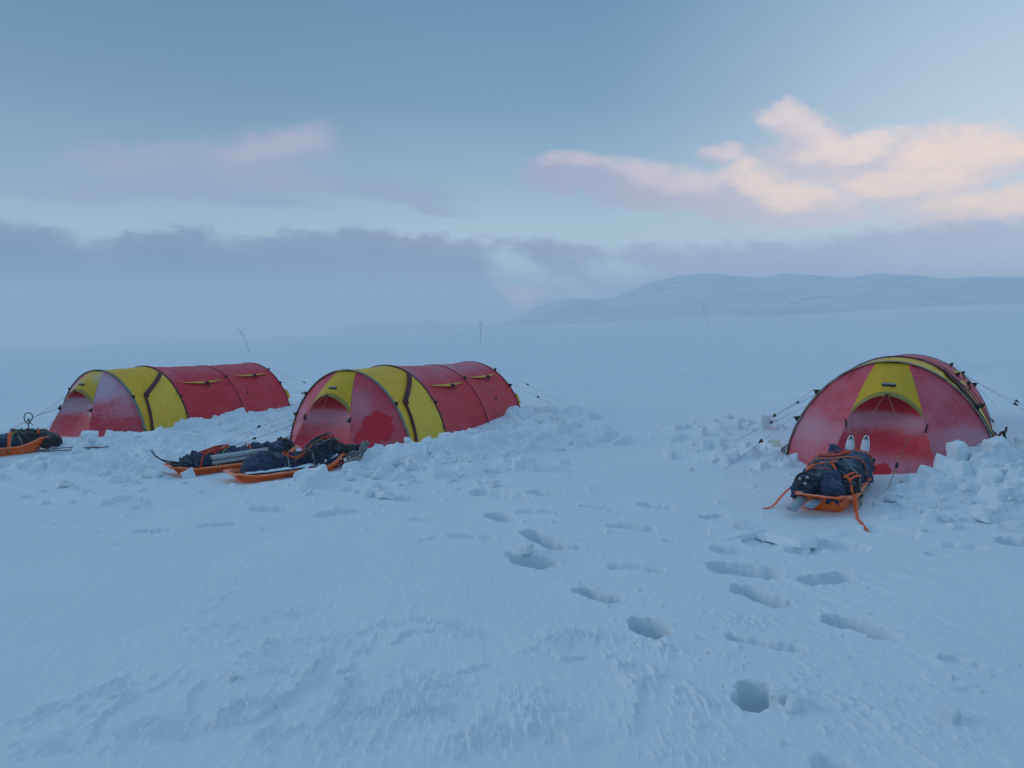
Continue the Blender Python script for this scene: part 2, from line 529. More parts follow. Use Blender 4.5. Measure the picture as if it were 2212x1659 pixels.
ang = np.concatenate([np.arange(-180, -54, 3.0), np.arange(-54, -44, 0.5), np.arange(-44, -36.5, 0.14), np.arange(-36.5, 36.5, 0.066),
                      np.arange(36.5, 44, 0.14), np.arange(44, 54, 0.5), np.arange(54, 180.1, 3.0)])
ang = np.radians(ang)
rad = np.concatenate([[0.02, 0.4, 0.8, 1.2, 1.6], np.arange(1.9, 2.4, 0.04), np.arange(2.4, 4.8, 0.0082), np.arange(4.8, 8.2, 0.0105), np.arange(8.2, 15.5, 0.0175),
                      np.geomspace(15.5, 60, 160), np.geomspace(61, 1500, 110)])
RR, AA = np.meshgrid(rad, ang, indexing='ij')
GX, GY = RR * np.sin(AA), RR * np.cos(AA)
H = plane_z(GX, GY)
near = 1 - sstep(RR, 25, 60)
# broad drifts
H += 0.05 * fbm(GX * 0.22, GY * 0.22, 3, 1) * sstep(RR, 1.5, 6)
H += 0.10 * fbm(GX * 0.035, GY * 0.06, 3, 2) * sstep(RR, 20, 80)
H += 1.6 * fbm(GX * 0.007, GY * 0.010, 3, 4) * sstep(RR, 120, 400)
H += 0.018 * fbm(GX * 0.9, GY * 0.6, 4, 5) * near
# wind crust farther out: low flat ripples drawn out sideways
H += 0.065 * np.abs(fbm(GX * 0.30, GY * 1.1, 4, 8)) * sstep(RR, 12, 22) * (1 - sstep(RR, 90, 200))
# wind-carved crust near the camera: scalloped plates and needle ridges running away from the viewer
wx = GX + 0.10 * fbm(GX * 1.3, GY * 1.3, 2, 20)
wy = GY + 0.25 * fbm(GX * 1.1, GY * 0.9, 2, 24)
ca, sa = math.cos(R(12)), math.sin(R(12))
uu = wx * ca + wy * sa          # across the wind
vv = -wx * sa + wy * ca         # along the wind
zone_r = sstep(GX, 1.0, 2.0) * (1 - sstep(GY, 4.6, 6.0)) * sstep(fbm(GX * .8, GY * .8, 2, 33), -.5, .3)
zone = 1 - sstep(GY, 3.8, 4.8)
plates = fbm(uu * 1.2, vv * 0.7, 3, 40, 0.5)
H += 0.012 * plates * zone
ck, sk_ = math.cos(R(22)), math.sin(R(22))
ru, rv = wx * ck + wy * sk_, -wx * sk_ + wy * ck
H += zone_r * (0.010 * fbm(ru * 8, rv * 0.55, 3, 60) + 0.006 * fbm(ru * 20, rv * 1.6, 2, 64))
H += 0.0022 * fbm(uu * 20, vv * 4, 2, 68) * (1 - sstep(GY, 4.5, 7)) * sstep(RR, 1.9, 2.4)
H += 0.0030 * fbm(GX * 22, GY * 22, 2, 70) * near * sstep(RR, 2, 3)
del plates

def local(x, y, r):
    """index window of the polar grid round a point"""
    d = math.hypot(x, y)
    i0, i1 = np.searchsorted(rad, [max(d - r, 0), d + r])
    a = math.atan2(x, y)
    da = min(math.pi, r / max(d - r * 0.5, 0.3))
    j0, j1 = np.searchsorted(ang, [a - da, a + da])
    return slice(i0, i1), slice(j0, j1)

# wind-carved lips: each steps up along its line (seen from the camp's windward side) and tapers away behind
def lip(pts, h, back=.20):
    P = [at(1106 * (k == 4) + .5 * x, 1053 + .5 * y) for (x, y, k) in pts]
    Q = [(p.x, p.y) for p in smoothline([(a, b, 0) for a, b in P], 5)]
    cx, cy = sum(q[0] for q in Q) / len(Q), sum(q[1] for q in Q) / len(Q)
    rr_ = max(math.hypot(q[0] - cx, q[1] - cy) for q in Q) + .5
    W = local(cx, cy, rr_)
    gx, gy = GX[W], GY[W]
    jag = 0.016 * fbm(gx * 13, gy * 13, 3, 140) + 0.006 * perlin(gx * 45, gy * 20, 141)
    best = np.full(gx.shape, 1e9); sgn = np.zeros(gx.shape); par = np.zeros(gx.shape)
    for i in range(len(Q) - 1):
        (ax, ay), (bx, by) = Q[i], Q[i + 1]
        ex, ey = bx - ax, by - ay
        L2 = ex * ex + ey * ey + 1e-12
        t = np.clip(((gx - ax) * ex + (gy - ay) * ey) / L2, 0, 1)
        d = np.hypot(gx - ax - t * ex, gy - ay - t * ey)
        k = d < best
        best = np.where(k, d, best)
        sgn = np.where(k, np.sign(ex * (gy - ay) - ey * (gx - ax)), sgn)
        par = np.where(k, (i + t) / (len(Q) - 1), par)
    d = best * sgn + jag
    ends = np.clip(par * 5, 0, 1) * np.clip((1 - par) * 5, 0, 1)
    prof = sstep(d, -0.006, 0.008) * np.exp(-np.maximum(d, 0) / back) * (d < back * 4)
    H[W] += h * prof * ends
LIPS = [([(400, 960, 3), (450, 980, 3), (500, 950, 3), (580, 890, 3)], .022), ([(950, 1020, 3), (1040, 1030, 3), (1130, 1000, 3), (1260, 900, 3), (1350, 800, 3), (1410, 660, 3)], .022),
        ([(1430, 980, 3), (1520, 985, 3), (1620, 990, 3), (1740, 1005, 3), (1880, 985, 3), (1950, 930, 3)], .020), ([(1640, 690, 3), (1700, 690, 3), (1740, 650, 3), (1860, 640, 3), (1930, 650, 3)], .020),
        ([(1400, 790, 3), (1490, 805, 3), (1545, 750, 3)], .020), ([(370, 1120, 3), (410, 1030, 3), (465, 975, 3)], .018), ([(815, 1000, 3), (825, 900, 3), (900, 830, 3)], .018),
        ([(0, 735, 4), (120, 720, 4), (230, 760, 4), (340, 735, 4)], .020), ([(530, 1110, 4), (540, 960, 4), (585, 820, 4)], .026), ([(0, 1075, 4), (180, 1080, 4), (270, 1160, 4)], .022),
        ([(835, 700, 4), (865, 745, 4), (970, 765, 4)], .016), ([(1700, 800, 4), (1880, 880, 4), (2050, 860, 4)], .012), ([(560, 900, 3), (700, 860, 3), (800, 760, 3)], .012), ([(1960, 830, 3), (2040, 800, 3), (2120, 790, 3)], .018),
        ([(1180, 970, 3), (1290, 1040, 3), (1430, 1060, 3)], .016), ([(850, 640, 3), (960, 690, 3), (1060, 650, 3)], .010)]
for pts, h in LIPS:
    lip(pts, h)
# needles of carved crust, combed along the wind
def needles(pts, n, spread, big=1.0):
    Q = [(p.x, p.y) for p in smoothline([(*at(1106 * (k == 4) + .5 * x, 1053 + .5 * y), 0) for (x, y, k) in pts], 8)] if len(pts) > 1 else [at(pts[0][0], pts[0][1])] * 2
    for _ in range(n):
        x, y = random.choice(Q)
        x += random.gauss(0, spread); y += random.gauss(0, spread * 1.3)
        a = R(-4 - 7 * x + random.gauss(0, 5))
        L, wd, h = random.uniform(.025, .085) * big, random.uniform(.006, .012) * big ** .5, random.uniform(.005, .015) * big ** .6
        W = local(x, y, L + .02)
        if GX[W].size == 0:
            continue
        dx, dy = GX[W] - x, GY[W] - y
        v = dx * math.sin(a) + dy * math.cos(a)
        u = dx * math.cos(a) - dy * math.sin(a) + .10 * v * v / L
        # steep on the left, long slope on the right
        pr_ = np.where(u < 0, np.clip(1 + u / (wd * .6), 0, 1), np.clip(1 - u / (wd * 2.4), 0, 1))
        al = np.clip((v + L) / (L * .35), 0, 1) * np.clip((L - v) / (L * 1.6), 0, 1)
        H[W] += h * pr_ * al
NEEDLES = [([(860, 530, 3), (1030, 430, 3)], 26, .05, .8), ([(1140, 550, 3), (1320, 510, 3)], 30, .04, .9), ([(1420, 640, 3), (1490, 660, 3), (1560, 700, 3)], 40, .05, 1), ([(1590, 610, 3), (1700, 585, 3), (1850, 590, 3), (1950, 610, 3), (2060, 650, 3)], 90, .035, 1.1),
           ([(1060, 740, 3), (1220, 660, 3)], 36, .04, 1), ([(820, 780, 3), (800, 840, 3)], 8, .02, 1.3), ([(380, 890, 3), (500, 830, 3), (620, 840, 3)], 50, .045, .9), ([(400, 960, 3), (560, 880, 3)], 26, .03, 1), ([(120, 960, 3), (300, 900, 3)], 26, .05, 1),
           ([(1320, 850, 3), (1370, 760, 3), (1410, 680, 3)], 22, .02, 1.6), ([(950, 1030, 3), (1030, 940, 3)], 26, .025, 1.4), ([(1050, 960, 3), (1200, 920, 3)], 36, .035, 1), ([(1430, 980, 3), (1480, 900, 3), (1530, 830, 3)], 30, .025, 1.5),
           ([(1550, 980, 3), (1700, 920, 3)], 44, .05, 1), ([(1740, 880, 3), (1880, 860, 3), (2000, 900, 3)], 70, .07, 1), ([(1740, 1000, 3), (1940, 950, 3)], 34, .04, 1.1), ([(700, 1030, 3), (850, 1050, 3)], 34, .04, 1.1), ([(500, 1110, 3), (650, 1020, 3)], 40, .05, 1),
           ([(1950, 1130, 3), (2050, 1070, 3), (2150, 1110, 3)], 60, .05, 1.2), ([(120, 680, 4), (230, 640, 4), (330, 630, 4), (420, 640, 4)], 70, .04, 1.1), ([(520, 650, 4), (620, 690, 4), (710, 720, 4)], 50, .05, 1), ([(0, 960, 4), (200, 1000, 4)], 80, .09, 1),
           ([(440, 740, 4), (500, 800, 4), (560, 860, 4)], 50, .045, 1.3), ([(640, 800, 4), (740, 900, 4), (820, 950, 4)], 46, .05, 1.2), ([(900, 560, 4), (1100, 580, 4)], 60, .05, .8), ([(1200, 820, 4), (1400, 1000, 4)], 90, .12, .8), ([(1500, 1000, 4), (2000, 1100, 4)], 120, .16, .7),
           ([(600, 1000, 4), (900, 1150, 4)], 90, .12, .8), ([(1120, 1090, 3), (1250, 1040, 3)], 30, .05, 1), ([(1300, 1100, 3), (1700, 1080, 3)], 70, .08, .9), ([(850, 620, 3), (1000, 600, 3)], 26, .05, .8), ([(1000, 800, 3), (1250, 760, 3)], 40, .07, .8), ([(150, 1080, 3), (330, 1120, 3)], 30, .07, .9)]
for args in NEEDLES:
    needles(*args)

# heaps shovelled up round the tents (x, y from the print; radii in metres; height; blockiness)
HEAPS = []
def heap(px, py, rx, ry, h, rot=0.0):
    x, y = at(px, py)
    HEAPS.append((x, y, rx, ry, h, rot))
    W = local(x, y, 2.2 * max(rx, ry))
    dx, dy = GX[W] - x, GY[W] - y
    c, s = math.cos(rot), math.sin(rot)
    u, v = (dx * c + dy * s) / rx, (-dx * s + dy * c) / ry
    f = np.exp(-(u * u + v * v) * 1.1)
    H[W] += 1.3 * h * f * (0.75 + 0.35 * fbm(GX[W] * 1.7, GY[W] * 1.7, 3, 80))
for hp in ((820, 1003, .55, .40, .12), (930, 992, .55, .45, .15), (1040, 975, .60, .55, .20), (1130, 940, .6, .6, .20), (1010, 1020, .9, .45, .08), (1190, 905, .6, .6, .16),
           (1240, 945, .6, .5, .10), (700, 1040, .9, .35, .05),
           (200, 962, .55, .40, .16), (330, 950, .55, .35, .15), (430, 922, .45, .30, .12), (510, 908, .5, .3, .12), (600, 898, .5, .3, .10), (420, 975, .7, .4, .09), (250, 1010, 1.2, .5, .07), (100, 1020, 1.0, .5, .08), (480, 1010, .9, .5, .07), (520, 925, .7, .35, .10), (600, 915, .5, .3, .10), (560, 980, .6, .4, .08),
           (1930, 1062, .40, .25, .05), (2010, 1060, .40, .25, .07), (2090, 1022, .32, .30, .15), (2150, 1040, .55, .45, .15), (2100, 1090, .8, .4, .09), (2230, 1000, .6, .6, .12),
           (1640, 985, .45, .4, .06), (1560, 985, .6, .4, .05), (1600, 930, .6, .4, .07), (1650, 1000, .35, .25, .05), (1500, 935, .6, .4, .06)):
    heap(*hp)

# broken rubble stamped into the heaps
def stamp(x, y, sx, sy, h, rot, tx, ty):
    W = local(x, y, 1.1 * math.hypot(sx, sy))
    if GX[W].size == 0:
        return
    dx, dy = GX[W] - x, GY[W] - y
    c, s = math.cos(rot), math.sin(rot)
    u, v = dx * c + dy * s, -dx * s + dy * c
    wob = 0.18 * perlin(GX[W] * 9, GY[W] * 9, int(abs(x * 31 + y * 17)) % 50)
    e = np.minimum(sx * (1 + wob) - np.abs(u), sy * (1 + wob) - np.abs(v))
    b = float(np.median(H[W]))
    top = b + h + tx * u + ty * v
    z = top - np.clip(0.02 - e, 0, None) ** 2 * 20
    z = np.where(e > 0, np.maximum(H[W], np.minimum(top, b - 0.01 + e * 4.5)), H[W])
    H[W] = z
for (x, y, rx, ry, h, rot) in HEAPS:
    n = int(55 * rx * ry / 0.3 * (0.5 + 4 * h))
    for _ in range(min(n, 170)):
        a, d = random.uniform(0, 2 * math.pi), math.sqrt(random.random()) * 1.35
        px_, py_ = x + rx * d * math.cos(a), y + ry * d * math.sin(a)
        s1 = random.choice((.02, .03, .035, .05, .07, .1)) * random.uniform(.8, 1.3)
        stamp(px_, py_, s1, s1 * random.uniform(.55, 1), s1 * random.uniform(.35, 1.0), random.uniform(0, 3.2), random.uniform(-.45, .45), random.uniform(-.45, .45))
# scattered crumbs further from the heaps
for _ in range(700):
    px_, py_ = random.uniform(0, 2212), random.uniform(960, 1180)
    if 1330 < px_ < 1500 or random.random() < (py_ - 1000) / 200:
        continue
    x, y = at(px_, py_)
    s1 = random.choice((.010, .014, .02, .03)) * random.uniform(.8, 1.3)
    stamp(x, y, s1, s1 * .8, s1 * random.uniform(.5, 1.0), random.uniform(0, 3), random.uniform(-.3, .3), random.uniform(-.3, .3))

def soften(passes):
    global H
    i0, i1 = int(np.searchsorted(rad, 5.6)), int(np.searchsorted(rad, 17.0))
    for _ in range(passes):
        B = H[i0:i1]
        P = B.copy()
        P[1:-1, 1:-1] = 0.25 * B[1:-1, 1:-1] + 0.125 * (B[:-2, 1:-1] + B[2:, 1:-1] + B[1:-1, :-2] + B[1:-1, 2:]) + 0.0625 * (B[:-2, :-2] + B[2:, :-2] + B[:-2, 2:] + B[2:, 2:])
        H[i0:i1] = P
soften(1)

def hole(p0, p1, wid, depth, rim=0.007, seed=0, wall=0.018):
    wid, depth = wid + 0.02, depth * (1.3 if depth > .075 else .85) + 0.006
    (x0, y0), (x1, y1) = at(*p0), at(*p1)
    cx, cy, L = (x0 + x1) / 2, (y0 + y1) / 2, math.hypot(x1 - x0, y1 - y0)
    W = local(cx, cy, L / 2 + wid + 0.3)
    gx, gy = GX[W], GY[W]
    t = np.clip(((gx - x0) * (x1 - x0) + (gy - y0) * (y1 - y0)) / max(L * L, 1e-6), 0, 1)
    d = np.hypot(gx - x0 - t * (x1 - x0), gy - y0 - t * (y1 - y0))
    d = d + 0.022 * fbm(gx * 7, gy * 7, 3, 90 + seed) + 0.005 * perlin(gx * 24, gy * 24, seed)
    k = sstep(wid / 2 - d, -wall * 0.3, wall)
    floor_n = 0.012 * fbm(gx * 14, gy * 14, 3, 120 + seed) + 0.15 * depth * (t - 0.5)
    lip = rim * np.exp(-((d - wid / 2 - 0.02) / 0.022) ** 2) * (0.5 + perlin(gx * 16, gy * 16, 130 + seed))
    H[W] = H[W] - k * (depth + floor_n) + np.maximum(lip, 0)

HOLES = [((1627, 1490), (1625, 1524), .115, .17), ((1393, 1347), (1413, 1362), .17, .17), ((1262, 1274), (1322, 1293), .10, .11), ((1332, 1224), (1428, 1232), .075, .05),
         ((1585, 1375), (1714, 1405), .085, .07), ((1608, 1272), (1675, 1296), .17, .12), ((1565, 1222), (1650, 1230), .22, .12), ((1752, 1247), (1818, 1240), .16, .08),
         ((1815, 1342), (1898, 1370), .16, .13), ((2045, 1433), (2110, 1446), .05, .02), ((1147, 1160), (1200, 1182), .16, .13), ((1205, 1182), (1246, 1185), .07, .05),
         ((1137, 1212), (1170, 1218), .20, .14), ((1330, 1142), (1400, 1147), .13, .05), ((1130, 1113), (1195, 1117), .12, .04), ((1070, 1122), (1086, 1127), .18, .09),
         ((985, 1163), (1050, 1168), .10, .035), ((1265, 1100), (1318, 1103), .09, .03), ((1395, 1092), (1440, 1099), .16, .05), ((1155, 1072), (1200, 1078), .16, .05),
         ((1040, 1066), (1120, 1082), .26, .07), ((1530, 1116), (1556, 1113), .12, .06), ((300, 1142), (350, 1146), .12, .05), ((440, 1137), (495, 1131), .12, .03),
         ((1620, 1150), (1650, 1165), .24, .04), ((1780, 1170), (1840, 1178), .26, .06), ((2190, 1169), (2220, 1173), .22, .10), ((860, 1078), (880, 1081), .20, .05), ((900, 1125), (925, 1128), .10, .03),
         ((1560, 1182), (1590, 1186), .16, .05), ((1720, 1180), (1745, 1184), .16, .05), ((2060, 1178), (2110, 1182), .12, .03), ((1900, 1140), (1950, 1150), .22, .05),
         ((270, 1082), (330, 1090), .2, .05), ((700, 1112), (760, 1108), .16, .04), ((560, 1098), (600, 1100), .18, .05), ((1785, 1655), (1820, 1662), .1, .04),
         ((910, 1170), (940, 1166), .05, .015), ((1440, 1170), (1452, 1171), .05, .02), ((2010, 1195), (2035, 1200), .08, .03)]
for i, h_ in enumerate(HOLES):
    hole(*h_, seed=i)
# crumbs thrown out round the boot holes
for (p0, p1, wid, depth) in HOLES[:12]:
    x, y = at((p0[0] + p1[0]) / 2, (p0[1] + p1[1]) / 2)
    for _ in range(26):
        a, d = random.uniform(0, 2 * math.pi), random.uniform(wid * .8, .45)
        s1 = random.choice((.005, .006, .008, .012)) * random.uniform(.8, 1.4)
        stamp(x + d * math.cos(a), y + d * math.sin(a), s1, s1 * .9, s1 * random.uniform(.6, 1.1), random.uniform(0, 3), 0, 0)

# snow is pressed down under the sledges
def press(x, y, hx, hy, rot, drop):
    W = local(x, y, math.hypot(hx, hy) + 0.5)
    dx, dy = GX[W] - x, GY[W] - y
    c, s = math.cos(rot), math.sin(rot)
    u, v = dx * c + dy * s, -dx * s + dy * c
    k = sstep(np.minimum(hx - np.abs(u), hy - np.abs(v)), -0.34, 0.04)
    flat = plane_z(GX[W], GY[W]) - drop
    H[W] = H[W] * (1 - k) + flat * k
SLEDGES = {'right': (2.93, 6.86, R(-32), 1.38), 'front': (-2.60, 8.80, R(-52), 1.20), 'rear': (-3.42, 9.36, R(-52), 1.40), 'left': (-7.66, 10.94, R(-60), 1.50)}
for (x, y, rz, L) in SLEDGES.values():
    press(x, y, 0.30, L / 2, rz, 0.0)

def gz(x, y):
    r = math.hypot(x, y)
    a = math.atan2(x, y)
    i = min(max(int(np.searchsorted(rad, r)) - 1, 0), len(rad) - 2)
    j = min(max(int(np.searchsorted(ang, a)) - 1, 0), len(ang) - 2)
    u = (r - rad[i]) / (rad[i + 1] - rad[i]); v = (a - ang[j]) / (ang[j + 1] - ang[j])
    return float((H[i, j] * (1 - v) + H[i, j + 1] * v) * (1 - u) + (H[i + 1, j] * (1 - v) + H[i + 1, j + 1] * v) * u)

def sheet(name, X_, Y_, Z_, mat, kind='structure'):
    n, m = X_.shape
    me = bpy.data.meshes.new(name)
    co = np.stack([X_, Y_, Z_], -1).reshape(-1, 3).astype(np.float32)
    idx = np.arange(n * m).reshape(n, m)
    quads = np.stack([idx[:-1, :-1], idx[1:, :-1], idx[1:, 1:], idx[:-1, 1:]], -1).reshape(-1, 4).astype(np.int32)
    me.vertices.add(len(co)); me.vertices.foreach_set('co', co.ravel())
    me.loops.add(quads.size); me.loops.foreach_set('vertex_index', quads[:, ::-1].ravel())
    me.polygons.add(len(quads)); me.polygons.foreach_set('loop_start', np.arange(0, quads.size, 4, dtype=np.int32))
    me.polygons.foreach_set('use_smooth', np.ones(len(quads), bool))
    me.update(calc_edges=True)
    o = link(name, me, mat)
    tag(o, kind=kind)
    return o
ground = sheet('ground', GX, GY, H, M['snow'])

# ------------------------------------------------------------------ hills across the plateau
def hill_material():
    m, gg, b = new_mat('snowy_hillside')
    t = gg.new('ShaderNodeTexCoord').outputs['Object']
    s = gg.new('ShaderNodeSeparateXYZ'); gg.put(s.inputs[0], t)
    st = gg.vec(gg.mul(s.outputs[0], 0.35), gg.mul(s.outputs[1], 0.35), gg.mul(s.outputs[2], 2.2))
    n1 = gg.noise(st, 0.05, 6, 0.62)
    n2 = gg.noise(st, 0.25, 5, 0.7)
    rock = gg.step(gg.add(gg.mul(n1, 0.75), gg.mul(n2, 0.25)), 0.60, 0.64)
    soft = gg.mix(gg.step(n1, 0.38, 0.62), (0.46, 0.56, 0.67, 1), (0.60, 0.69, 0.77, 1))
    gg.put(b.inputs['Base Color'], gg.mix(gg.mul(rock, 0.6), soft, (0.07, 0.08, 0.10, 1)))
    b.inputs['Roughness'].default_value = 0.8
    return m
hm = hill_material()
def hills(name, prof, r0, w0, w1, a_lo, a_hi, seed, rough):
    P = sorted(direction(*p) for p in prof)
    a = np.radians(np.arange(a_lo, a_hi, 0.09))
    r = np.linspace(r0 - w0, r0 + w1, 70)
    RR_, AA_ = np.meshgrid(r, a, indexing='ij')
    e = np.interp(np.degrees(AA_), [p[0] for p in P], [p[1] for p in P])
    x, y = RR_ * np.sin(AA_), RR_ * np.cos(AA_)
    zb = plane_z(x, y) - 6.0
    ridge = np.tan(np.radians(e)) * r0
    t = np.where(RR_ < r0, (r0 - RR_) / w0, (RR_ - r0) / w1)
    shape = (1 - sstep(t, 0, 1))
    z = zb + (ridge - zb) * shape + rough * (fbm(x * 0.012, y * 0.012, 5, seed) - 0.1) * 0.9 * shape * sstep(t, 0.02, 0.4) + rough * 0.10 * fbm(x * 0.06, y * 0.06, 3, seed + 9) * shape
    return sheet(name, x, y, z, hm)
hills('hills', [(700, 760), (1000, 735), (1060, 706), (1110, 690), (1150, 667), (1220, 646), (1290, 647), (1330, 641), (1370, 624), (1410, 609), (1470, 596), (1540, 590), (1600, 598),
                (1640, 601), (1690, 592), (1740, 594), (1830, 601), (1900, 592), (1970, 595), (2040, 603), (2120, 598), (2212, 600), (2400, 596), (2700, 610), (3200, 650)],
      860, 330, 300, -6, 52, 200, 7.0)
hills('hills', [(500, 760), (640, 740), (700, 724), (745, 704), (790, 703), (830, 698), (890, 698), (925, 692), (960, 699), (1010, 698), (1060, 702), (1120, 700), (1300, 720), (1500, 760)],
      1080, 260, 200, -20, 14, 220, 4.0)
hills('hills', [(1700, 640), (1760, 622), (1860, 616), (1960, 612), (2060, 618), (2130, 606), (2212, 602), (2320, 600), (2600, 615), (3000, 640)],
      720, 160, 120, 18, 52, 240, 4.0)

# ------------------------------------------------------------------ the air: even thin haze of drifting snow
def make_haze():
    mb = MB()
    zmin = float(H.min()) - 1.0
    zmax = max([float(H.max())] + [max(v.co.z for v in o.data.vertices) for o in scene.objects if o.name.startswith('hills')]) + 1.0
    mb.box((0, 0, (zmin + zmax) / 2), (3040, 3040, zmax - zmin))
    m = bpy.data.materials.new("haze_air")
    m.use_nodes = True
    nt = m.node_tree
    nt.nodes.clear()
    v = nt.nodes.new('ShaderNodeVolumePrincipled')
    v.inputs['Color'].default_value = (0.97, 0.985, 1.0, 1)
    v.inputs['Density'].default_value = 0.0014
    v.inputs['Anisotropy'].default_value = 0.0
    o = nt.nodes.new('ShaderNodeOutputMaterial')
    nt.links.new(v.outputs[0], o.inputs['Volume'])
    h = mb.build('haze', m, smooth=False)
    tag(h, kind='stuff')
make_haze()   # (one box, built once the ground is known)

# ------------------------------------------------------------------ tunnel tents
TW, TN = 2.082, 1.678                               # width at the ground, arch shape
POLES = {'A': (0.0, 1.177), 'B': (0.99, 1.167), 'C': (2.44, 1.076), 'D': (3.83, 1.036)}
def arch_pt(y, h, f, side=1, out=0.0, w=TW):
    """point on a pole arch; f is the height as a share of the arch height (0 ground, 1 top)"""
    f = min(max(f, 0.0), 1.0)
    x = w / 2 * math.sqrt(max(0.0, 1 - f ** TN))
    p = Vector((side * x, y, h * f))
    if out:
        e = 1e-3
        f2, f1 = min(f + e, 1), max(f - e, 0)
        tx = math.sqrt(max(0, 1 - f2 ** TN)) - math.sqrt(max(0, 1 - f1 ** TN))
        n = Vector((h * (f2 - f1), 0, -w / 2 * tx))
        if n.length < 1e-7:
            n = Vector((0, 0, 1))
        n.normalize()
        p += Vector((side * n.x, 0, n.z)) * out
    return p
NF = 26
FS = [1 - (1 - k / NF) ** 2 for k in range(NF + 1)]
ARC = [(f, 1) for f in FS] + [(f, -1) for f in FS[-2::-1]]      # right foot -> top -> left foot

def skin(k0, k1, s, f, side=1, out=0.0):
    """point on the cloth between two poles, s along the tent"""
    (y0, h0), (y1, h1) = POLES[k0], POLES[k1]
    dip = 0.030 * 4 * s * (1 - s)
    h = (h0 + (h1 - h0) * s) * (1 - 0.35 * dip)
    return arch_pt(y0 + (y1 - y0) * s, h, f, side, out, TW * (1 - dip * (0.35 + 0.65 * f)))

def wrinkle(p, seed, amp=0.005):
    # tension folds that run along the tent from pole to pole
    c = math.atan2(p[2], abs(p[0]) + 0.2) * 1.0
    return amp * float(fbm(c * 16 + seed, p[1] * 1.3 + seed, 3, seed))

def section(k0, k1, n, seed):
    mb = MB()
    rows = []
    for i in range(n + 1):
        s = i / n
        ends = 4 * s * (1 - s)
        row = []
        for (f, sd) in ARC:
            p = skin(k0, k1, s, f, sd)
            row.append(skin(k0, k1, s, f, sd, wrinkle(p, seed + (3 if sd > 0 else 0), 0.016) * ends + 0.004 * math.sin(f * 60) * (1 - ends) ** 3 * (f < .9)))
        rows.append(row)
    mb.grid(rows)
    return mb

def sleeve(k, width, bulge, h_off=0.004):
    y, h = POLES[k]
    mb = MB()
    rows = []
    for (f, sd) in ARC:
        row = []
        for j in range(7):
            t = -1 + j / 3.0
            p = arch_pt(y, h, f, sd, h_off + bulge * math.sqrt(max(0, 1 - t * t)))
            p.y += t * width / 2
            row.append(p)
        rows.append(row)
    mb.grid(rows)
    return mb

def bez(a, b, c, d, t):
    u = 1 - t
    return a * u ** 3 + b * 3 * u * u * t + c * 3 * u * t * t + d * t ** 3

def seam(side, t, flip=1, L=0.72, y0=0.0, h=1.177):
    """seam of the front: from the pole down and out to the ground corner, t = 0 top"""
    k = h / 1.177
    a, b, c, d = Vector((.150, 0, 1.165 * k)), Vector((.258, -.30, .96 * k)), Vector((.385, -.50, .52 * k)), Vector((.52, -L, 0.0))
    p = bez(a, b, c, d, t)
    return Vector((side * p.x, y0 + flip * p.y, p.z))

def front_side(side, flip, y0, h, L, seed):
    """triangular side cloth between the pole and the seam"""
    mb = MB()
    rows = []
    f_top = 1 - (0.150 / (TW / 2)) ** 2
    f_top = f_top ** (1 / TN)
    for i in range(25):
        t = i / 24
        f = f_top * (1 - t)
        a = arch_pt(y0, h, f, side)
        b = seam(side, t, flip, L, y0, h)
        row = []
        for j in range(17):
            s = j / 16
            p = a.lerp(b, s)
            hollow = 0.05 * 4 * s * (1 - s) * t
            p += Vector((-side * 0.4, -flip * 1.0 * -1, 0.1)).normalized() * 0  # stays a plain ruled cloth
            p.y += flip * hollow * 0.5
            p.y += flip * 0.022 * float(fbm(p.z * 9 + s * 4 + seed, s * 3 + seed, 3, seed)) * 4 * s * (1 - s)
            p.y += flip * 0.011 * math.sin(p.z * 95 + 1.5 * s) * max(0, 1 - s * 4) * (1 - f)
            row.append(p)
        rows.append(row)
    mb.grid(rows)
    return mb

def hood_point(u, v, flip, L, y0, h):
    """u across -1..1, v from the pole (0) to the lower lip (1)"""
    tl = 0.40 + 0.105 * u * u * 1.0 + 0.045 * abs(u) ** 6
    t = v * tl
    a, b = seam(-1, t, flip, L, y0, h), seam(1, t, flip, L, y0, h)
    p = a.lerp(b, (u + 1) / 2)
    p.y += flip * -0.145 * (1 - u * u) * v ** 1.3
    p.y += flip * -0.016 * v
    p.z += 0.045 * (1 - u * u) * v
    return p

def front_center(flip, y0, h, L, seed, t0=0.10):
    mb = MB()
    rows = []
    for i in range(27):
        t = t0 + (1 - t0) * i / 26
        a, b = seam(-1, t, flip, L, y0, h), seam(1, t, flip, L, y0, h)
        row = []
        for j in range(21):
            u = j / 20
            p = a.lerp(b, u)
            k = 4 * u * (1 - u)
            p.y += flip * (0.12 * k * math.sin(min(1, (1 - t) * 1.25) * math.pi) + 0.008 * float(fbm(p.z * 5 + seed, u * 6, 3, seed)) * k)
            row.append(p)
        rows.append(row)
    mb.grid(rows)
    return mb

def patch_tri(p, n, up, size):
    """little webbing triangle standing out from the cloth where a guy line is tied"""
    n = Vector(n).normalized(); up = Vector(up).normalized()
    mb = MB()
    tip = p + n * size * 1.25 - up * size * 0.25
    a, b = p + up * size * 0.75, p - up * size * 0.9
    w = n.cross(up).normalized() * size * 0.16
    v = [a + w, b + w, tip + w * .6, a - w, b - w, tip - w * .6]
    mb.v = [tuple(q) for q in v]
    mb.f = [(0, 1, 2), (3, 5, 4), (0, 2, 5, 3), (1, 4, 5, 2), (0, 3, 4, 1)]
    return mb, tip

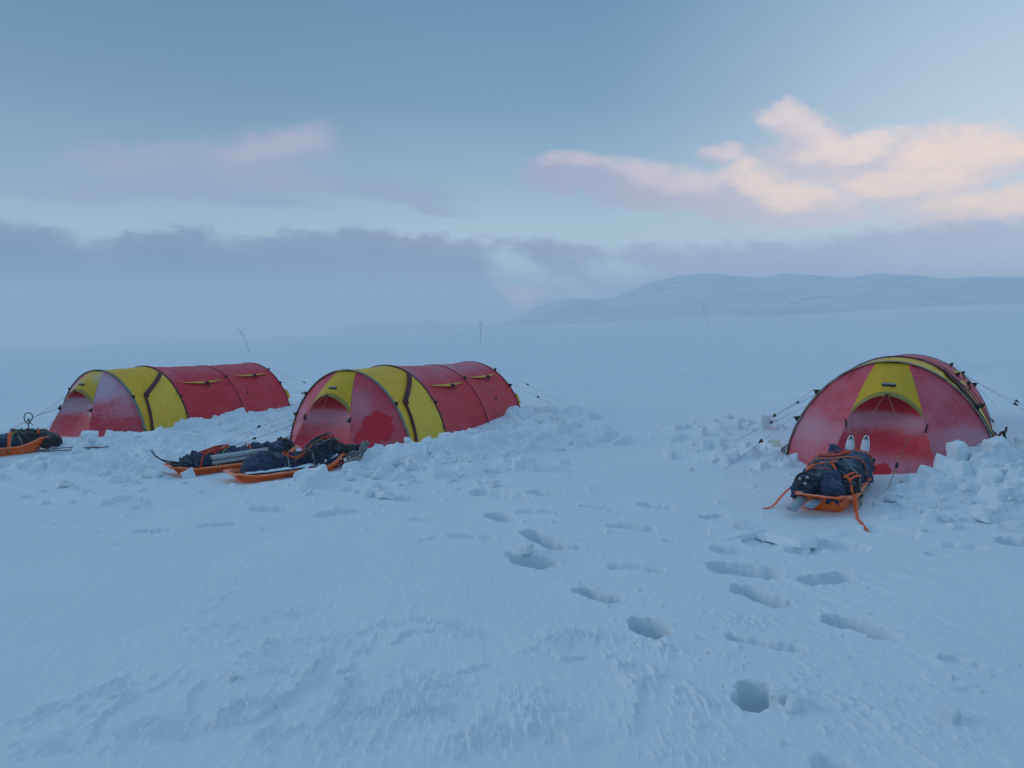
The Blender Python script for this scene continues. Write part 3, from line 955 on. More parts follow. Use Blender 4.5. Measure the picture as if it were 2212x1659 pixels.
def runner_mb(p, d, s=0.030):
    d = Vector(d).normalized()
    w = d.cross(Vector((0, 0, 1))).normalized()
    up = w.cross(d)
    mb = MB()
    q = [p + d * s, p - d * s * .8 + up * s * .75, p - d * s * .8 - up * s * .55]
    mb.v = [tuple(x + w * s * .35) for x in q] + [tuple(x - w * s * .35) for x in q]
    mb.f = [(0, 1, 2), (5, 4, 3), (0, 3, 4, 1), (1, 4, 5, 2), (2, 5, 3, 0)]
    return mb

def guy(root, p, q_xy, mat=None, r=0.0019, runner_at=0.45, slack=0.01, fork=None):
    """a guy line from p to a spot in the snow (tent coordinates), with its runner as a sub-part"""
    W = root.matrix_basis
    g0 = W @ Vector((q_xy[0], q_xy[1], 0))
    zl = gz(g0.x, g0.y) - root.location.z - 0.04
    q = Vector((q_xy[0], q_xy[1], zl))
    p = Vector(p)
    pts = [p.lerp(q, k / 12) - Vector((0, 0, slack * 4 * (k / 12) * (1 - k / 12))) for k in range(13)]
    mb = MB()
    mb.tube(pts, r, 5)
    if fork is not None:
        for fpt in fork:
            mb.tube([Vector(fpt), Vector(fpt).lerp(p, .5) - Vector((0, 0, .006)), p], r, 5)
    o = mb.build('guy_line', mat or M['cord_dark'], root)
    if runner_at is not None:
        runner_mb(p.lerp(q, runner_at), q - p).build('line_runner', M['black'], o)
    return o

def lettering(text, size, mat, parent, loc, rot, depth=0.002):
    cu = bpy.data.curves.new('lettering', 'FONT')
    cu.body = text
    cu.size = size
    cu.align_x, cu.align_y = 'CENTER', 'CENTER'
    cu.extrude = depth / 2
    tmp = bpy.data.objects.new('tmp', cu)
    scene.collection.objects.link(tmp)
    dg = bpy.context.evaluated_depsgraph_get()
    me = bpy.data.meshes.new_from_object(tmp.evaluated_get(dg))
    bpy.data.objects.remove(tmp)
    bpy.data.curves.remove(cu)
    me.transform(Matrix.Translation(loc) @ rot.to_4x4())
    me.materials.clear()
    return link('lettering', me, mat, parent)

def tent(loc, yaw, label, look, seed, guys_left, guys_right, front_ends, flap=True):
    root = thing('tunnel_tent', loc, -yaw, label, 'tent', 'red and yellow tunnel tents')
    bpy.context.view_layer.update()
    m = look
    section('A', 'B', 18, seed).build('vestibule_cloth', m['yellow'], root)
    section('B', 'C', 24, seed + 5).build('body_cloth', m['body'], root)
    section('C', 'D', 24, seed + 9).build('body_cloth', m['body2'], root)
    h0 = POLES['A'][1]
    for sd in (1, -1):
        front_side(sd, 1, 0.0, h0, 0.72, seed + sd).build('front_side_cloth', m['front'], root)
    front_center(1, 0.0, h0, 0.72, seed + 2).build('front_door', m['front_mid'], root)
    # the vent hood over the front door
    hood = MB()
    hood.grid([[hood_point(-1 + 2 * i / 24, j / 12, 1, .72, 0, h0) + Vector((0, 0.004 * math.sin(i * 1.9) * (j / 12), 0)) for i in range(25)] for j in range(13)])
    ho = hood.build('vent_hood', m['hood'], root)
    band = MB()
    band.grid([[hood_point(-1 + 2 * i / 24, .90 + .10 * j / 3, 1, .72, 0, h0) + Vector((0, -0.004, 0.0)) for i in range(25)] for j in range(4)])
    band.build('hood_hem', M['hem'], ho)
    # badge with the maker's lettering
    c0 = hood_point(0.02, 0.74, 1, .72, 0, h0)
    cu, cv = hood_point(0.12, 0.74, 1, .72, 0, h0) - hood_point(-0.08, 0.74, 1, .72, 0, h0), hood_point(0.02, 0.66, 1, .72, 0, h0) - hood_point(0.02, 0.82, 1, .72, 0, h0)
    xa = cu.normalized(); za = xa.cross(cv).normalized(); ya = za.cross(xa)
    if za.y > 0:
        za = -za
    rot = Matrix((xa, ya, za)).transposed()
    bd = MB()
    ring0, ring1 = [], []
    for k in range(20):
        a = 2 * math.pi * k / 20
        q = xa * (0.066 * abs(math.cos(a)) ** .7 * math.copysign(1, math.cos(a))) + ya * (0.020 * abs(math.sin(a)) ** .7 * math.copysign(1, math.sin(a)))
        ring0.append(c0 + q - za * 0.01); ring1.append(c0 + q + za * 0.016)
    bd.grid([ring0, ring1], True)
    bd.f.append(tuple(range(20, 40)))
    bo = bd.build('badge', M['badge'], ho, smooth=False)
    lettering('HELSPORT', 0.027, M['ink'], bo, c0 + za * 0.0185, rot)
    # pole sleeves
    sleeve('A', .060, .010).build('pole_sleeve', m['sleeveA'], root)
    sleeve('B', .050, .016).build('pole_sleeve', M['maroon'], root)
    sleeve('C', .022, .008).build('pole_sleeve', M['sleeve_red'], root)
    sleeve('D', .030, .010).build('pole_sleeve', M['sleeve_red'], root)
    # side door on the right of the vestibule
    door = MB()
    rows = []
    def trim_s(f):      # where the door edge runs, along the section
        if f > .63:
            return .27 + (f - .63) / .27 * .68
        return .12 + f / .63 * .15
    for i in range(25):
        f = .90 * i / 24
        s0 = trim_s(f)
        rows.append([skin('A', 'B', s0 + (.975 - s0) * j / 14, f, 1, .010 + .012 * float(fbm(j * .22 + f * 6, f * 9, 3, seed + 21)) * math.sin(math.pi * j / 14)) for j in range(15)])
    door.grid(rows)
    do = door.build('side_door', m['door'], root)
    trim = MB()
    pts = [skin('A', 'B', trim_s(.91 * k / 30), .91 * k / 30, 1, .018) for k in range(31)]
    ups = [skin('A', 'B', trim_s(.91 * k / 30), .91 * k / 30, 1, .05) - pts[k] for k in range(31)]
    trim.tube(pts, .030, 8, .45, ups)
    # the rolled edge is thicker towards its upper end
    pts2 = [skin('A', 'B', trim_s(f) + .035, f, 1, .026) for f in (.60, .64, .69, .74, .79, .84, .88)]
    trim.tube(smoothline(pts2, 3), .030, 8, .8, None, True, .018)
    trim.build('door_trim', M['maroon_cloth'], do)
    for f in (.30, .62):
        p = skin('A', 'B', .96, f, 1, .02)
        zp = MB()
        zp.tube(smoothline([p, p + Vector((.03, -.03, -.05)), p + Vector((.03, .01, -.12)), p + Vector((.015, .03, -.06)), p], 4), .004, 5)
        zp.build('door_tie', M['cord'], do)
    # yellow slit vents, two on each side
    for (k0, k1, s0, s1, f0, body) in (('B', 'C', .10, .93, .745, 1), ('C', 'D', .10, .93, .80, 1)):
        for sd in (1, -1):
            v = MB()
            rows = []
            for i in range(21):
                t = i / 20
                s = s0 + (s1 - s0) * t
                lens = (1 - abs(2 * t - 1) ** 1.35)
                top = skin(k0, k1, s, f0 + .012, sd, .006)
                low = skin(k0, k1, s, f0 + .012 - .055 * lens, sd, .008 + .045 * lens)
                rows.append([top.lerp(low, j / 4) + Vector((0, 0, .006 * lens * math.sin(math.pi * j / 4))) for j in range(5)])
            v.grid(rows)
            vo = v.build('side_vent', m['vent'], root)
            mid = skin(k0, k1, (s0 + s1) / 2 + .03, f0 - .045, sd, .05)
            tg = MB()
            tg.tube([mid + Vector((0, -.035, .022)), mid + Vector((sd * .012, 0, .03)), mid + Vector((0, .04, .012))], .022, 7, .8)
            tg.tube(smoothline([mid, mid + Vector((sd * .03, .02, -.04)), mid + Vector((sd * .01, .05, -.06))], 4), .010, 5)
            tg.build('vent_toggle', M['char'], vo)
    # rear end
    yD, hD = POLES['D']
    for sd in (1, -1):
        front_side(sd, -1, yD, hD, .60, seed + 31 + sd).build('rear_side_cloth', m['body2'], root)
    front_center(-1, yD, hD, .60, seed + 35).build('rear_door', m['body2'], root)
    rv = MB()
    rv.grid([[hood_point(-1 + 2 * i / 16, j / 8, -1, .6, yD, hD) for i in range(17)] for j in range(9)])
    rv.build('vent_hood', m['hood'], root)
    fl = MB()
    a0, a1, a2, a3 = Vector((.88, yD + .02, .50)), Vector((.95, yD + .02, .28)), Vector((.90, yD + .13, .42)), Vector((.95, yD + .14, .31))
    fl.grid([[a0.lerp(a1, j / 5).lerp(a2.lerp(a3, j / 5), i / 5) + Vector((.04 * math.sin(math.pi * i / 5), 0, 0)) for j in range(6)] for i in range(6)])
    if flap:
        fl.build('rear_flap', m['vent'], root)
    # snow skirts by the side door and pole feet straps
    sk = MB()
    rows = []
    for i in range(13):
        s = .5 + i / 12 * .75
        k0, k1, ss = ('A', 'B', s) if s <= 1 else ('B', 'C', (s - 1) * .7)
        p = skin(k0, k1, ss, .04, 1, 0.012)
        wv = .03 * float(fbm(i * .4, 2.0, 2, seed + 50))
        rows.append([p + Vector((.055 * j, 0, -.006 * j * j + .05 + wv - .012 * j)) for j in range(5)])
    sk.grid(rows)
    sk.build('snow_skirt', m['body'], root)
    for k in 'ABCD':
        y, h = POLES[k]
        for sd in (1, -1):
            st = MB()
            p = arch_pt(y, h, .16, sd, .02)
            st.tube([p, arch_pt(y, h, .09, sd, .035), arch_pt(y, h, .0, sd, .05)], .014, 6, .4)
            st.tube([p + Vector((sd * .02, -.03, -.02)), p + Vector((sd * .05, -.05, -.07)), p + Vector((sd * .04, -.02, -.12))], .008, 5)
            st.build('foot_strap', M['black'], root)
    # guy points and lines
    def guyset(key, sd, f, qx, qy, line=True):
        y, h = POLES[key]
        p = arch_pt(y, h, f, sd, .012)
        n = arch_pt(y, h, f, sd, 1.0) - arch_pt(y, h, f, sd, 0)
        mb, tip = patch_tri(p, n, (-sd * .5, 0, .8), .048)
        mb.build('guy_patch', M['black'], root)
        if line:
            guy(root, tip, (sd * qx, qy))
    for a in guys_left:
        guyset(a[0], -1, *a[1:])
    for a in guys_right:
        guyset(a[0], 1, *a[1:])
    # the two forked lines in front
    for sd, (ex, ey) in zip((-1, 1), front_ends):
        pt = seam(sd, .60, 1, .72) + Vector((sd * .01, -.015, 0))
        mb, tip = patch_tri(pt + Vector((0, 0, -.02)), Vector((-sd * .12, -1, 0)), (sd * .15, .1, 1), .055)
        mb.build('guy_patch', M['black'], root)
        lip = hood_point(0, 1.0, 1, .72, 0, h0) + Vector((sd * .012, -.012, .004))
        j = Vector((sd * .23, -1.00, .50))
        guy(root, j, (ex, ey), M['cord'], .0030, .42, .0, fork=(lip, tip))
    kn = MB()
    kn.tube([hood_point(-.06, .98, 1, .72, 0, h0) + Vector((0, -.01, 0)), hood_point(.06, .98, 1, .72, 0, h0) + Vector((0, -.012, 0))], .014, 6)
    kn.build('hood_toggle', M['black'], ho)
    return root

M['maroon_cloth'] = fabric('maroon_trim_cloth', (0.085, 0.010, 0.022, 1), frost=-.1)
RIME = (0.56, 0.42, 0.51, 1)
def look(seed, **k):
    d = {
        'yellow': fabric('yellow_cloth', YEL, frost=k.get('fy', -.05), seed=seed),
        'door': fabric('yellow_door_cloth', YEL2, frost=k.get('fd', .0), seed=seed + 1, streak=True, frost_low=.15),
        'hood': fabric('yellow_hood_cloth', (0.68, 0.42, 0.010, 1), frost=k.get('fh', -.05), seed=seed + 2, patches=k.get('hood_p', ())),
        'vent': simple('yellow_vent_cloth', (0.72, 0.40, 0.03, 1), .6, .15),
        'body': fabric('red_body_cloth', RED, frost=k.get('fb', .12), frost_top=k.get('ft', .28), frost_low=.10, seed=seed + 3, fcol=RIME),
        'body2': fabric('red_rear_cloth', RED, frost=k.get('fb2', .14), frost_top=k.get('ft2', .3), frost_low=.15, seed=seed + 4, fcol=RIME),
        'front': fabric('red_front_cloth', RED, frost=k.get('ff', .35), patches=k.get('p', ()), holes=k.get('hol', ()), seed=seed + 5, fcol=RIME, streak=k.get('streak', False), bands=k.get('b', ()), top_f=k.get('tf', .62)),
        'front_mid': fabric('red_door_cloth', RED, frost=k.get('fm', .35), patches=k.get('pm', ()), holes=k.get('holm', ()), seed=seed + 6, fcol=RIME, streak=k.get('streak', False), bands=k.get('bm', ()), top_f=k.get('tf', .62)),
        'sleeveA': k.get('sleeve', M['sleeve_grey']),
    }
    return d
GL = (('A', .42, 1.55, -1.0), ('A', .68, 1.9, 1.0), ('B', .45, 2.0, 1.0), ('C', .62, 2.0, 2.3), ('D', .62, 1.95, 4.0))
GR = (('A', .62, 1.9, -.2, False), ('B', .55, 1.9, 1.0, False), ('C', .80, 2.0, 2.1), ('D', .60, 1.95, 3.95), ('D', .86, 1.2, 5.6))
tent((4.054, 8.181, -1.779), .531, 'red and yellow tunnel tent at the right, standing apart with its front facing the viewer',
     look(0.0, ff=.50, fm=.46, b=((.42, .14, .3),), p=((-.8, -.1, .35, .35, .3), (.75, -.2, .35, .3, .35)), bm=((.60, .12, .42), (.78, .12, -.8), (.38, .12, -.2), (.14, .12, .3)),
          holm=((0.0, -.68, .13, .11, 1.0),), fb=.16, ft=.4, fb2=.18), 3,
     GL, GR, ((-.02, -2.25), (.10, -1.75)), False)
tent((-2.324, 10.829, -2.093), .416, 'tunnel tent in the middle with a bare red patch in the frost on its front',
     look(4.7, ff=.46, fm=.46, p=((-.75, -.2, .5, .35, .3), (.35, -.35, .75, .3, .3)), hol=((.68, -.26, .45, .22, .6), (.6, -.4, .25, .2, .4)), bm=((.56, .13, .45), (.78, .12, -.9), (.22, .14, -.3)), fb=.10, ft=.45, ft2=.6), 11,
     GL, GR, ((-1.0, -1.7), (-.9, -1.9)))
tent((-7.229, 13.398, -2.309), .386, 'leftmost red and yellow tunnel tent, its front whitest with rime',
     look(9.1, ff=.50, fm=.50, fh=.15, p=((.25, -.25, .95, .35, .6), (-.5, -.2, .6, .4, .5)), hol=((.45, -.3, .85, .08, .6),), b=((.88, .22, .3), (.28, .18, -.2)), bm=((.60, .16, .6), (.80, .08, -.6), (.24, .2, -.25)),
          holm=((-.15, -.45, .6, .06, .8), (.15, -.45, .56, .08, .8)), streak=True, tf=.88, fb=.06, ft=.3, hood_p=((.2, -.1, 1.1, .2, .5),)), 23,
     GL, GR, ((-.5, -1.9), (.3, -1.6)))

# ------------------------------------------------------------------ sledges and what is lashed on them
class Frame:
    """a sledge's own frame on the snow"""
    def __init__(self, key, tilt=0.0, sink=0.02):
        self.x, self.y, self.rz, self.L = SLEDGES[key]
        self.z = float(plane_z(self.x, self.y)) - sink
        self.M = Matrix.Translation((self.x, self.y, self.z)) @ Matrix.Rotation(self.rz, 4, 'Z') @ Matrix.Rotation(tilt, 4, 'X')
        self.loads = []
    def w(self, p):
        return self.M @ Vector(p)
    def snow(self, x, y):
        """height of the snow below a spot, in this frame"""
        q = self.w((x, y, 0))
        return gz(q.x, q.y) - q.z
    def top(self, x, y):
        z = 0.02
        for (c, r, rot, e) in self.loads:
            dx, dy = x - c[0], y - c[1]
            ca, sa = math.cos(-rot), math.sin(-rot)
            u, v = (dx * ca - dy * sa) / r[0], (dx * sa + dy * ca) / r[1]
            k = abs(u) ** e + abs(v) ** e
            if k < 1:
                z = max(z, c[2] + r[2] * (1 - k) ** (1 / e))
        return z

def pulk(fr, label, width=.23, depth=.16):
    L = fr.L
    root = thing('sledge', (0, 0, 0), 0, label, 'sledge', 'orange haul sledges')
    root.matrix_world = fr.M
    root.rotation_mode = 'XYZ'
    mb = MB()
    rows = []
    n = 40
    def sect(t):
        at_ = abs(t)
        wd = width * (1 - max(0, (at_ - .55) / .45) ** 2.4 * (.42 if t > 0 else .30))
        rise = (.10 * max(0, (t - .55) / .45) ** 1.6) if t > 0 else .03 * max(0, (-t - .7) / .3) ** 2
        lift = depth * 0.55 * max(0, (at_ - .82) / .18) ** 2
        return wd, depth + rise, lift + rise * .75
    for i in range(n + 1):
        t = -1 + 2 * i / n
        wd, top, bot = sect(t)
        y = t * L / 2
        prof = [(-wd - .045, top - .018), (-wd - .045, top), (-wd, top + .004), (-wd * .93, top - .05), (-wd * .84, bot + .045), (-wd * .76, bot + .012), (-wd * .62, bot), (-wd * .2, bot + .006)]
        prof = prof + [(-x, z) for (x, z) in prof[::-1]]
        rows.append([(x, y, z) for (x, z) in prof])
    # close the two ends with sloping transoms
    def endrow(t, dy, k):
        wd, top, bot = sect(t)
        r0 = rows[0] if t < 0 else rows[-1]
        return [(p[0] * (1 - .12 * k), p[1] + dy, top - .004 if k >= 1 else p[2] + (top - p[2]) * k) for p in r0]
    front = [endrow(-1, -.055 * k, k) for k in (1.0, .72, .4)]
    back = [endrow(1, .055 * k, k) for k in (.4, .72, 1.0)]
    lipf = [(p[0] * 1.05, p[1] - .04, p[2]) for p in front[0]]
    lipb = [(p[0] * 1.05, p[1] + .04, p[2]) for p in back[-1]]
    mb.grid([lipf] + front + rows + back + [lipb])
    hull = mb.build('hull', M['orange'], root)
    so = hull.modifiers.new('shell', 'SOLIDIFY'); so.thickness = .010; so.offset = 0
    rim = MB()
    for sd in (1, -1):
        rim_pts = []
        for i in range(n + 1):
            t = -1 + 2 * i / n
            wd, top, bot = sect(t)
            rim_pts.append((sd * (wd + .043), t * L / 2, top - .006))
        one = MB()
        one.tube(rim_pts, .012, 6)
        one.build('rim', M['orange'], root)
    return root, sect

def bag(fr, name, c, r, rot, mat, label, cat, seed, e=2.8, lump=.026, taper=0.0, group=None, tilt=0.0):
    """a stuffed cloth bag: rounded box with folds, lying on the sledge"""
    mb = MB()
    nu, nv = 72, 44
    for j in range(nv + 1):
        ph = -math.pi / 2 + math.pi * j / nv
        row = []
        for i in range(nu):
            th = 2 * math.pi * i / nu
            def sp(x, q): return math.copysign(abs(x) ** (2 / q), x)
            x = sp(math.cos(ph), 2.2) * sp(math.cos(th), e) * r[0]
            y = sp(math.cos(ph), 2.2) * sp(math.sin(th), e) * r[1]
            z = sp(math.sin(ph), 2.2) * r[2]
            k = 1 - taper * max(0, y / r[1])
            d = Vector((x / r[0] ** 2, y / r[1] ** 2, z / r[2] ** 2))
            if d.length > 0: d.normalize()
            f1 = float(fbm(x * 6 + seed, y * 4 + z * 6 + seed, 3, seed % 40))
            f2 = 1 - abs(float(fbm(x * 10 + z * 12 + seed * 2, y * 9, 3, (seed * 3) % 40)))
            f3 = 1 - abs(float(fbm(x * 7 - y * 5 + seed, y * 13 + z * 15 + seed, 2, (seed * 7) % 40)))
            pinch = sum(math.exp(-((y / r[1] - q) / .10) ** 2) for q in (-.45, .05, .5)) * (z > -.2 * r[2])
            disp = lump * (f1 + 1.3 * (f2 - .75) + 1.2 * (f3 ** 3 - .5)) - lump * .9 * pinch
            row.append((x * k + d.x * disp, y + d.y * disp, (z if z > -r[2] * .6 else -r[2] * .6 + (z + r[2] * .6) * .3) * (1 - .35 * taper * max(0, y / r[1])) + d.z * disp))
        mb.v += row
    for j in range(nv):
        for i in range(nu):
            a, b = j * nu + i, j * nu + (i + 1) % nu
            mb.f.append((a, b, b + nu, a + nu))
    o = mb.build(name, mat)
    o.matrix_world = fr.M @ Matrix.Translation(c) @ Matrix.Rotation(rot, 4, 'Z') @ Matrix.Rotation(tilt, 4, 'X')
    tag(o, label, cat, group)
    fr.loads.append((c, r, rot, e))
    return o

def drape(fr, root, a, b, width, mat, name='strap', n=26, lift=.010, flat=.22, ends=True, cord=False):
    """a strap from rim to rim over whatever lies between (sledge frame)"""
    pts = []
    for i in range(n + 1):
        t = i / n
        x, y = a[0] + (b[0] - a[0]) * t, a[1] + (b[1] - a[1]) * t
        pts.append(Vector((x, y, fr.top(x, y) + lift)))
    # a taut strap bridges the hollows
    for _ in range(6):
        for i in range(1, n):
            m = (pts[i - 1].z + pts[i + 1].z) / 2
            if m > pts[i].z:
                pts[i].z = m
    if ends:
        pts[0].z, pts[-1].z = a[2], b[2]
    mb = MB()
    if cord:
        mb.tube(pts, width / 2, 6)
    else:
        ups = []
        for i in range(n + 1):
            t = pts[min(i + 1, n)] - pts[max(i - 1, 0)]
            h = Vector((b[1] - a[1], -(b[0] - a[0]), 0)).normalized()
            u = h.cross(t).normalized()
            ups.append(u if u.z > 0 else -u)
        mb.tube(pts, width / 2, 8, flat, ups)
    return mb.build(name, mat, root)

def loose(fr, root, pts, width, mat, name='strap_end', flat=.18):
    q = smoothline(pts, 7)
    mb = MB()
    mb.tube(q, width / 2, 8, flat, None, True, width * .5)
    return mb.build(name, mat, root)

def ski(fr, pts, w, mat_body, label, group, tip_mat=None, tail_mat=None, roll=0.0, mark=False):
    """one ski following a line of points (tail first), with a pointed, upturned tip"""
    P = smoothline(pts, 10)
    total = sum((P[i + 1] - P[i]).length for i in range(len(P) - 1))
    root = thing('ski', fr.w(pts[0]), 0, label, 'ski', group)
    W = lambda p: fr.w(p) - fr.w(pts[0])
    def strip(name, lo, hi, mat):
        mb = MB()
        rows, acc = [], 0.0
        for i, p in enumerate(P):
            if i:
                acc += (P[i] - P[i - 1]).length
            s = acc / total
            if s < lo - 1e-6 or s > hi + 1e-6:
                continue
            t = (P[min(i + 1, len(P) - 1)] - P[max(i - 1, 0)]).normalized()
            side = Vector((1, 0, 0)) * math.cos(roll) + Vector((0, 0, 1)) * math.sin(roll)
            side = (side - t * side.dot(t)).normalized()
            nrm = side.cross(t)
            u = (1 - s) * total
            ww = w / 2 * min(1, math.sqrt(max(0.0, 1 - (1 - min(1, u / .16)) ** 2)) + .04) * (.86 + .14 * abs(2 * s - 1))
            th = .006 if s > .82 else .010
            rows.append([W(p + side * ww - nrm * th), W(p + side * ww + nrm * th * .6), W(p + nrm * th), W(p - side * ww + nrm * th * .6), W(p - side * ww - nrm * th)])
        n0 = mb.grid(rows, True)
        mb.f.append(tuple(n0 + k for k in range(5))[::-1])
        e = n0 + (len(rows) - 1) * 5
        mb.f.append(tuple(e + k for k in range(5)))
        return mb.build(name, mat, root)
    if tail_mat:
        strip('tail', 0, .16, tail_mat)
    strip('ski_body', .14 if tail_mat else 0, .83 if tip_mat else 1.0, mat_body)
    if tip_mat:
        to = strip('tip', .80, 1.0, tip_mat)
        if mark:
            # the dark three-armed mark on the tip
            i0 = int(len(P) * .915)
            t = (P[i0 + 1] - P[i0 - 1]).normalized()
            side = Vector((1, 0, 0)); side = (side - t * side.dot(t)).normalized(); nrm = side.cross(t)
            c = P[i0] + nrm * .0125
            k = .030
            out = [(0, .55), (.22, .1), (.75, -1.0), (.18, -.45), (0, -.25), (-.18, -.45), (-.75, -1.0), (-.22, .1)]
            mk = MB()
            top = [W(c + side * (u * k) + t * (v * k)) for u, v in out]
            bot = [W(c + side * (u * k) + t * (v * k) - nrm * .006) for u, v in out]
            mk.v = [tuple(p) for p in top + bot]
            nn = len(out)
            mk.f = [(0, 1, 4, 7), (1, 2, 3, 4), (7, 4, 5, 6)] + [(i, i + nn, (i + 1) % nn + nn, (i + 1) % nn) for i in range(nn)]
            mk.build('mark', M['badge'], to, smooth=False)
            dot = MB()
            dot.tube([W(c + t * (k * .95) - nrm * .006), W(c + t * (k * .95))], k * .26, 10)
            dot.build('mark', M['badge'], to, smooth=False)
    return root

# --- the sledge before the right tent
fr = Frame('right')
fr.loads = []
pr, sect = pulk(fr, 'orange sledge before the right tent, loose straps trailing from its near end', .215, .15)
bag(fr, 'kit_bag', (-.105, .05, .20), (.145, .54, .135), R(4), M['slate'], 'long dark frosted bag along the left side of the nearest sledge', 'bag', 3)
bag(fr, 'kit_bag', (.115, .26, .20), (.145, .42, .175), R(-3), M['slate'], 'plump dark blue bag under crossed straps, right side of the nearest sledge', 'bag', 8)
bag(fr, 'kit_bag', (-.125, -.52, .17), (.12, .20, .10), R(-12), M['navy'], 'small dark bag under the black ski pole basket', 'bag', 14)
bag(fr, 'kit_bag', (.055, -.50, .19), (.10, .25, .14), R(10), M['navy'], 'smooth navy blue pouch at the near end of the nearest sledge', 'bag', 19, lump=.018)
bag(fr, 'kit_bag', (-.10, .66, .24), (.08, .22, .11), R(22), M['navy'], 'pointed navy blue bag beside the two white ski tips', 'bag', 23, taper=.7, lump=.018, tilt=R(24))
bag(fr, 'kit_bag', (.17, -.28, .17), (.08, .22, .11), R(-6), M['char'], 'flat grey bundle with pale orange cords on the nearest sledge', 'bag', 29)
bag(fr, 'kit_bag', (.09, .66, .20), (.15, .16, .12), 0, M['char'], 'frosted grey bundle at the foot of the white ski tips', 'bag', 33)
for k, (x0, x1, tl) in enumerate(((-.06, -.01, -.16), (.04, .13, -.13))):
    ski(fr, [(x0 + tl * .75, -.92 + .05 * k, .070 + .03 * k), (x0 + tl * .4, -.70, .14), (x0, -.3, .20), (x0, .3, .22), (x1, .64, .22), (x1 + .005, .80, .29), (x1 + .01, .86, .40 + .012 * k), (x1 + .012, .88, .45 + .012 * k)], .082,
        M['ski_dark'], 'white tipped ski standing up from the nearest sledge, %s of the pair' % ('left' if k == 0 else 'right'), 'white tipped skis on the nearest sledge', M['ski_white'], M['ski_grey'], mark=True)
# basket of a ski pole lying on the small bag
bk = thing('ski_pole', fr.w((-.135, -.66, .27)), 0, 'ski pole with a round black basket at the near end of the right sledge', 'ski pole')
RB = (fr.M.to_3x3() @ Matrix.Rotation(R(55), 3, 'X'))
mbk = MB()
ring = [RB @ Vector((.068 * math.cos(a), .068 * math.sin(a), 0)) for a in [2 * math.pi * k / 22 for k in range(23)]]
mbk.tube(ring, .010, 7, 1, None, False)
for k in range(5):
    a = 2 * math.pi * k / 5 + .3
    mbk.tube([RB @ Vector((.068 * math.cos(a), .068 * math.sin(a), 0)), RB @ Vector((.0, .0, .006))], .007, 6)
mbk.tube([RB @ Vector((0, 0, -.01)), RB @ Vector((0, 0, .02))], .020, 10)
mbk.build('basket', M['black'], bk)
for k in range(3):
    a = 2 * math.pi * k / 3 + .9
    sb = MB()
    sb.tube([RB @ Vector((.034 * math.cos(a), .034 * math.sin(a), .004)), RB @ Vector((.034 * math.cos(a), .034 * math.sin(a), .016))], .013, 9)
    sb.build('basket_stud', M['silver'], bk)
sh = MB()
sh.tube([RB @ Vector((0, 0, .0)), fr.M.to_3x3() @ Vector((.03, .35, -.02)), fr.M.to_3x3() @ Vector((.06, .95, -.03))], .009, 7)
sh.build('shaft', M['ski_dark'], bk)
for (a, b, w_, mt) in (((-.26, -.02, .17), (.26, .10, .17), .034, 'strap'), ((-.26, .26, .17), (.26, .40, .17), .030, 'strap'), ((-.25, .48, .17), (.25, .55, .18), .030, 'strap_red'),
                       ((-.26, -.42, .17), (.02, -.02, .36), .036, 'strap'), ((.26, -.55, .17), (-.02, -.10, .35), .024, 'strap'), ((-.20, -.36, .30), (.03, -.30, .33), .026, 'strap_red')):
    drape(fr, pr, a, b, w_, M[mt], ends=abs(a[2] - .17) < .01 and abs(b[2] - .17) < .02)
for (a, b) in (((.14, -.42, 0), (.20, -.14, 0)), ((.19, -.44, 0), (.24, -.18, 0))):
    drape(fr, pr, a, b, .018, M['strap'], 'cord', 14, ends=False, cord=True)
drape(fr, pr, (-.16, .06, 0), (.10, .16, 0), .022, M['strap_red'], 'cord', 16, .022, ends=False, cord=True)
drape(fr, pr, (.02, .08, 0), (.27, -.30, .18), .012, M['rope'], 'cord', 18, ends=False, cord=True)
bkl = MB()
bkl.box((-.13, -.20, fr.top(-.13, -.20) + .018), (.045, .03, .014), Matrix.Rotation(R(35), 3, 'Z'))
bkl.build('buckle', M['char'], pr, smooth=False)
loose(fr, pr, [(-.25, -.44, .165), (-.29, -.52, .145), (-.34, -.60, .08), (-.37, -.66, .03), (-.41, -.70, fr.snow(-.41, -.70) + .010), (-.45, -.72, fr.snow(-.45, -.72) + .008)], .024, M['strap'])
loose(fr, pr, [(.235, -.53, .165), (.27, -.62, .14), (.285, -.70, .07), (.31, -.79, fr.snow(.31, -.79) + .012), (.35, -.88, fr.snow(.35, -.88) + .010), (.41, -.96, fr.snow(.41, -.96) + .008)], .024, M['strap'])

# --- the nearer of the two sledges before the middle tent
fr = Frame('front', 0.0, 0.05)
pf, _ = pulk(fr, 'orange sledge with snow along its rim, in front of the other before the middle tent', .21, .125)
bag(fr, 'kit_bag', (-.02, -.28, .17), (.18, .24, .165), R(8), M['navy'], 'smooth dark blue bag in the front sledge, before the middle tent', 'bag', 41, lump=.020)
bag(fr, 'kit_bag', (-.02, .08, .15), (.17, .20, .11), R(-10), M['navy'], 'crumpled dark bag under orange cords in the front sledge', 'bag', 45, lump=.04)
bag(fr, 'kit_bag', (.03, .34, .18), (.17, .19, .13), R(12), M['navy'], 'dark bag under a tangle of cords at the right of the front sledge', 'bag', 48, lump=.045)
bag(fr, 'kit_bag', (-.03, .50, .31), (.12, .18, .09), R(-30), M['slate'], 'grey pouch on top of the cords beside the middle tent', 'bag', 52, lump=.03, taper=.3)
bag(fr, 'kit_bag', (.05, .68, .28), (.08, .19, .05), R(-20), M['char'], 'flat grey strap bag hanging over the right end of the front sledge', 'bag', 55, lump=.03)
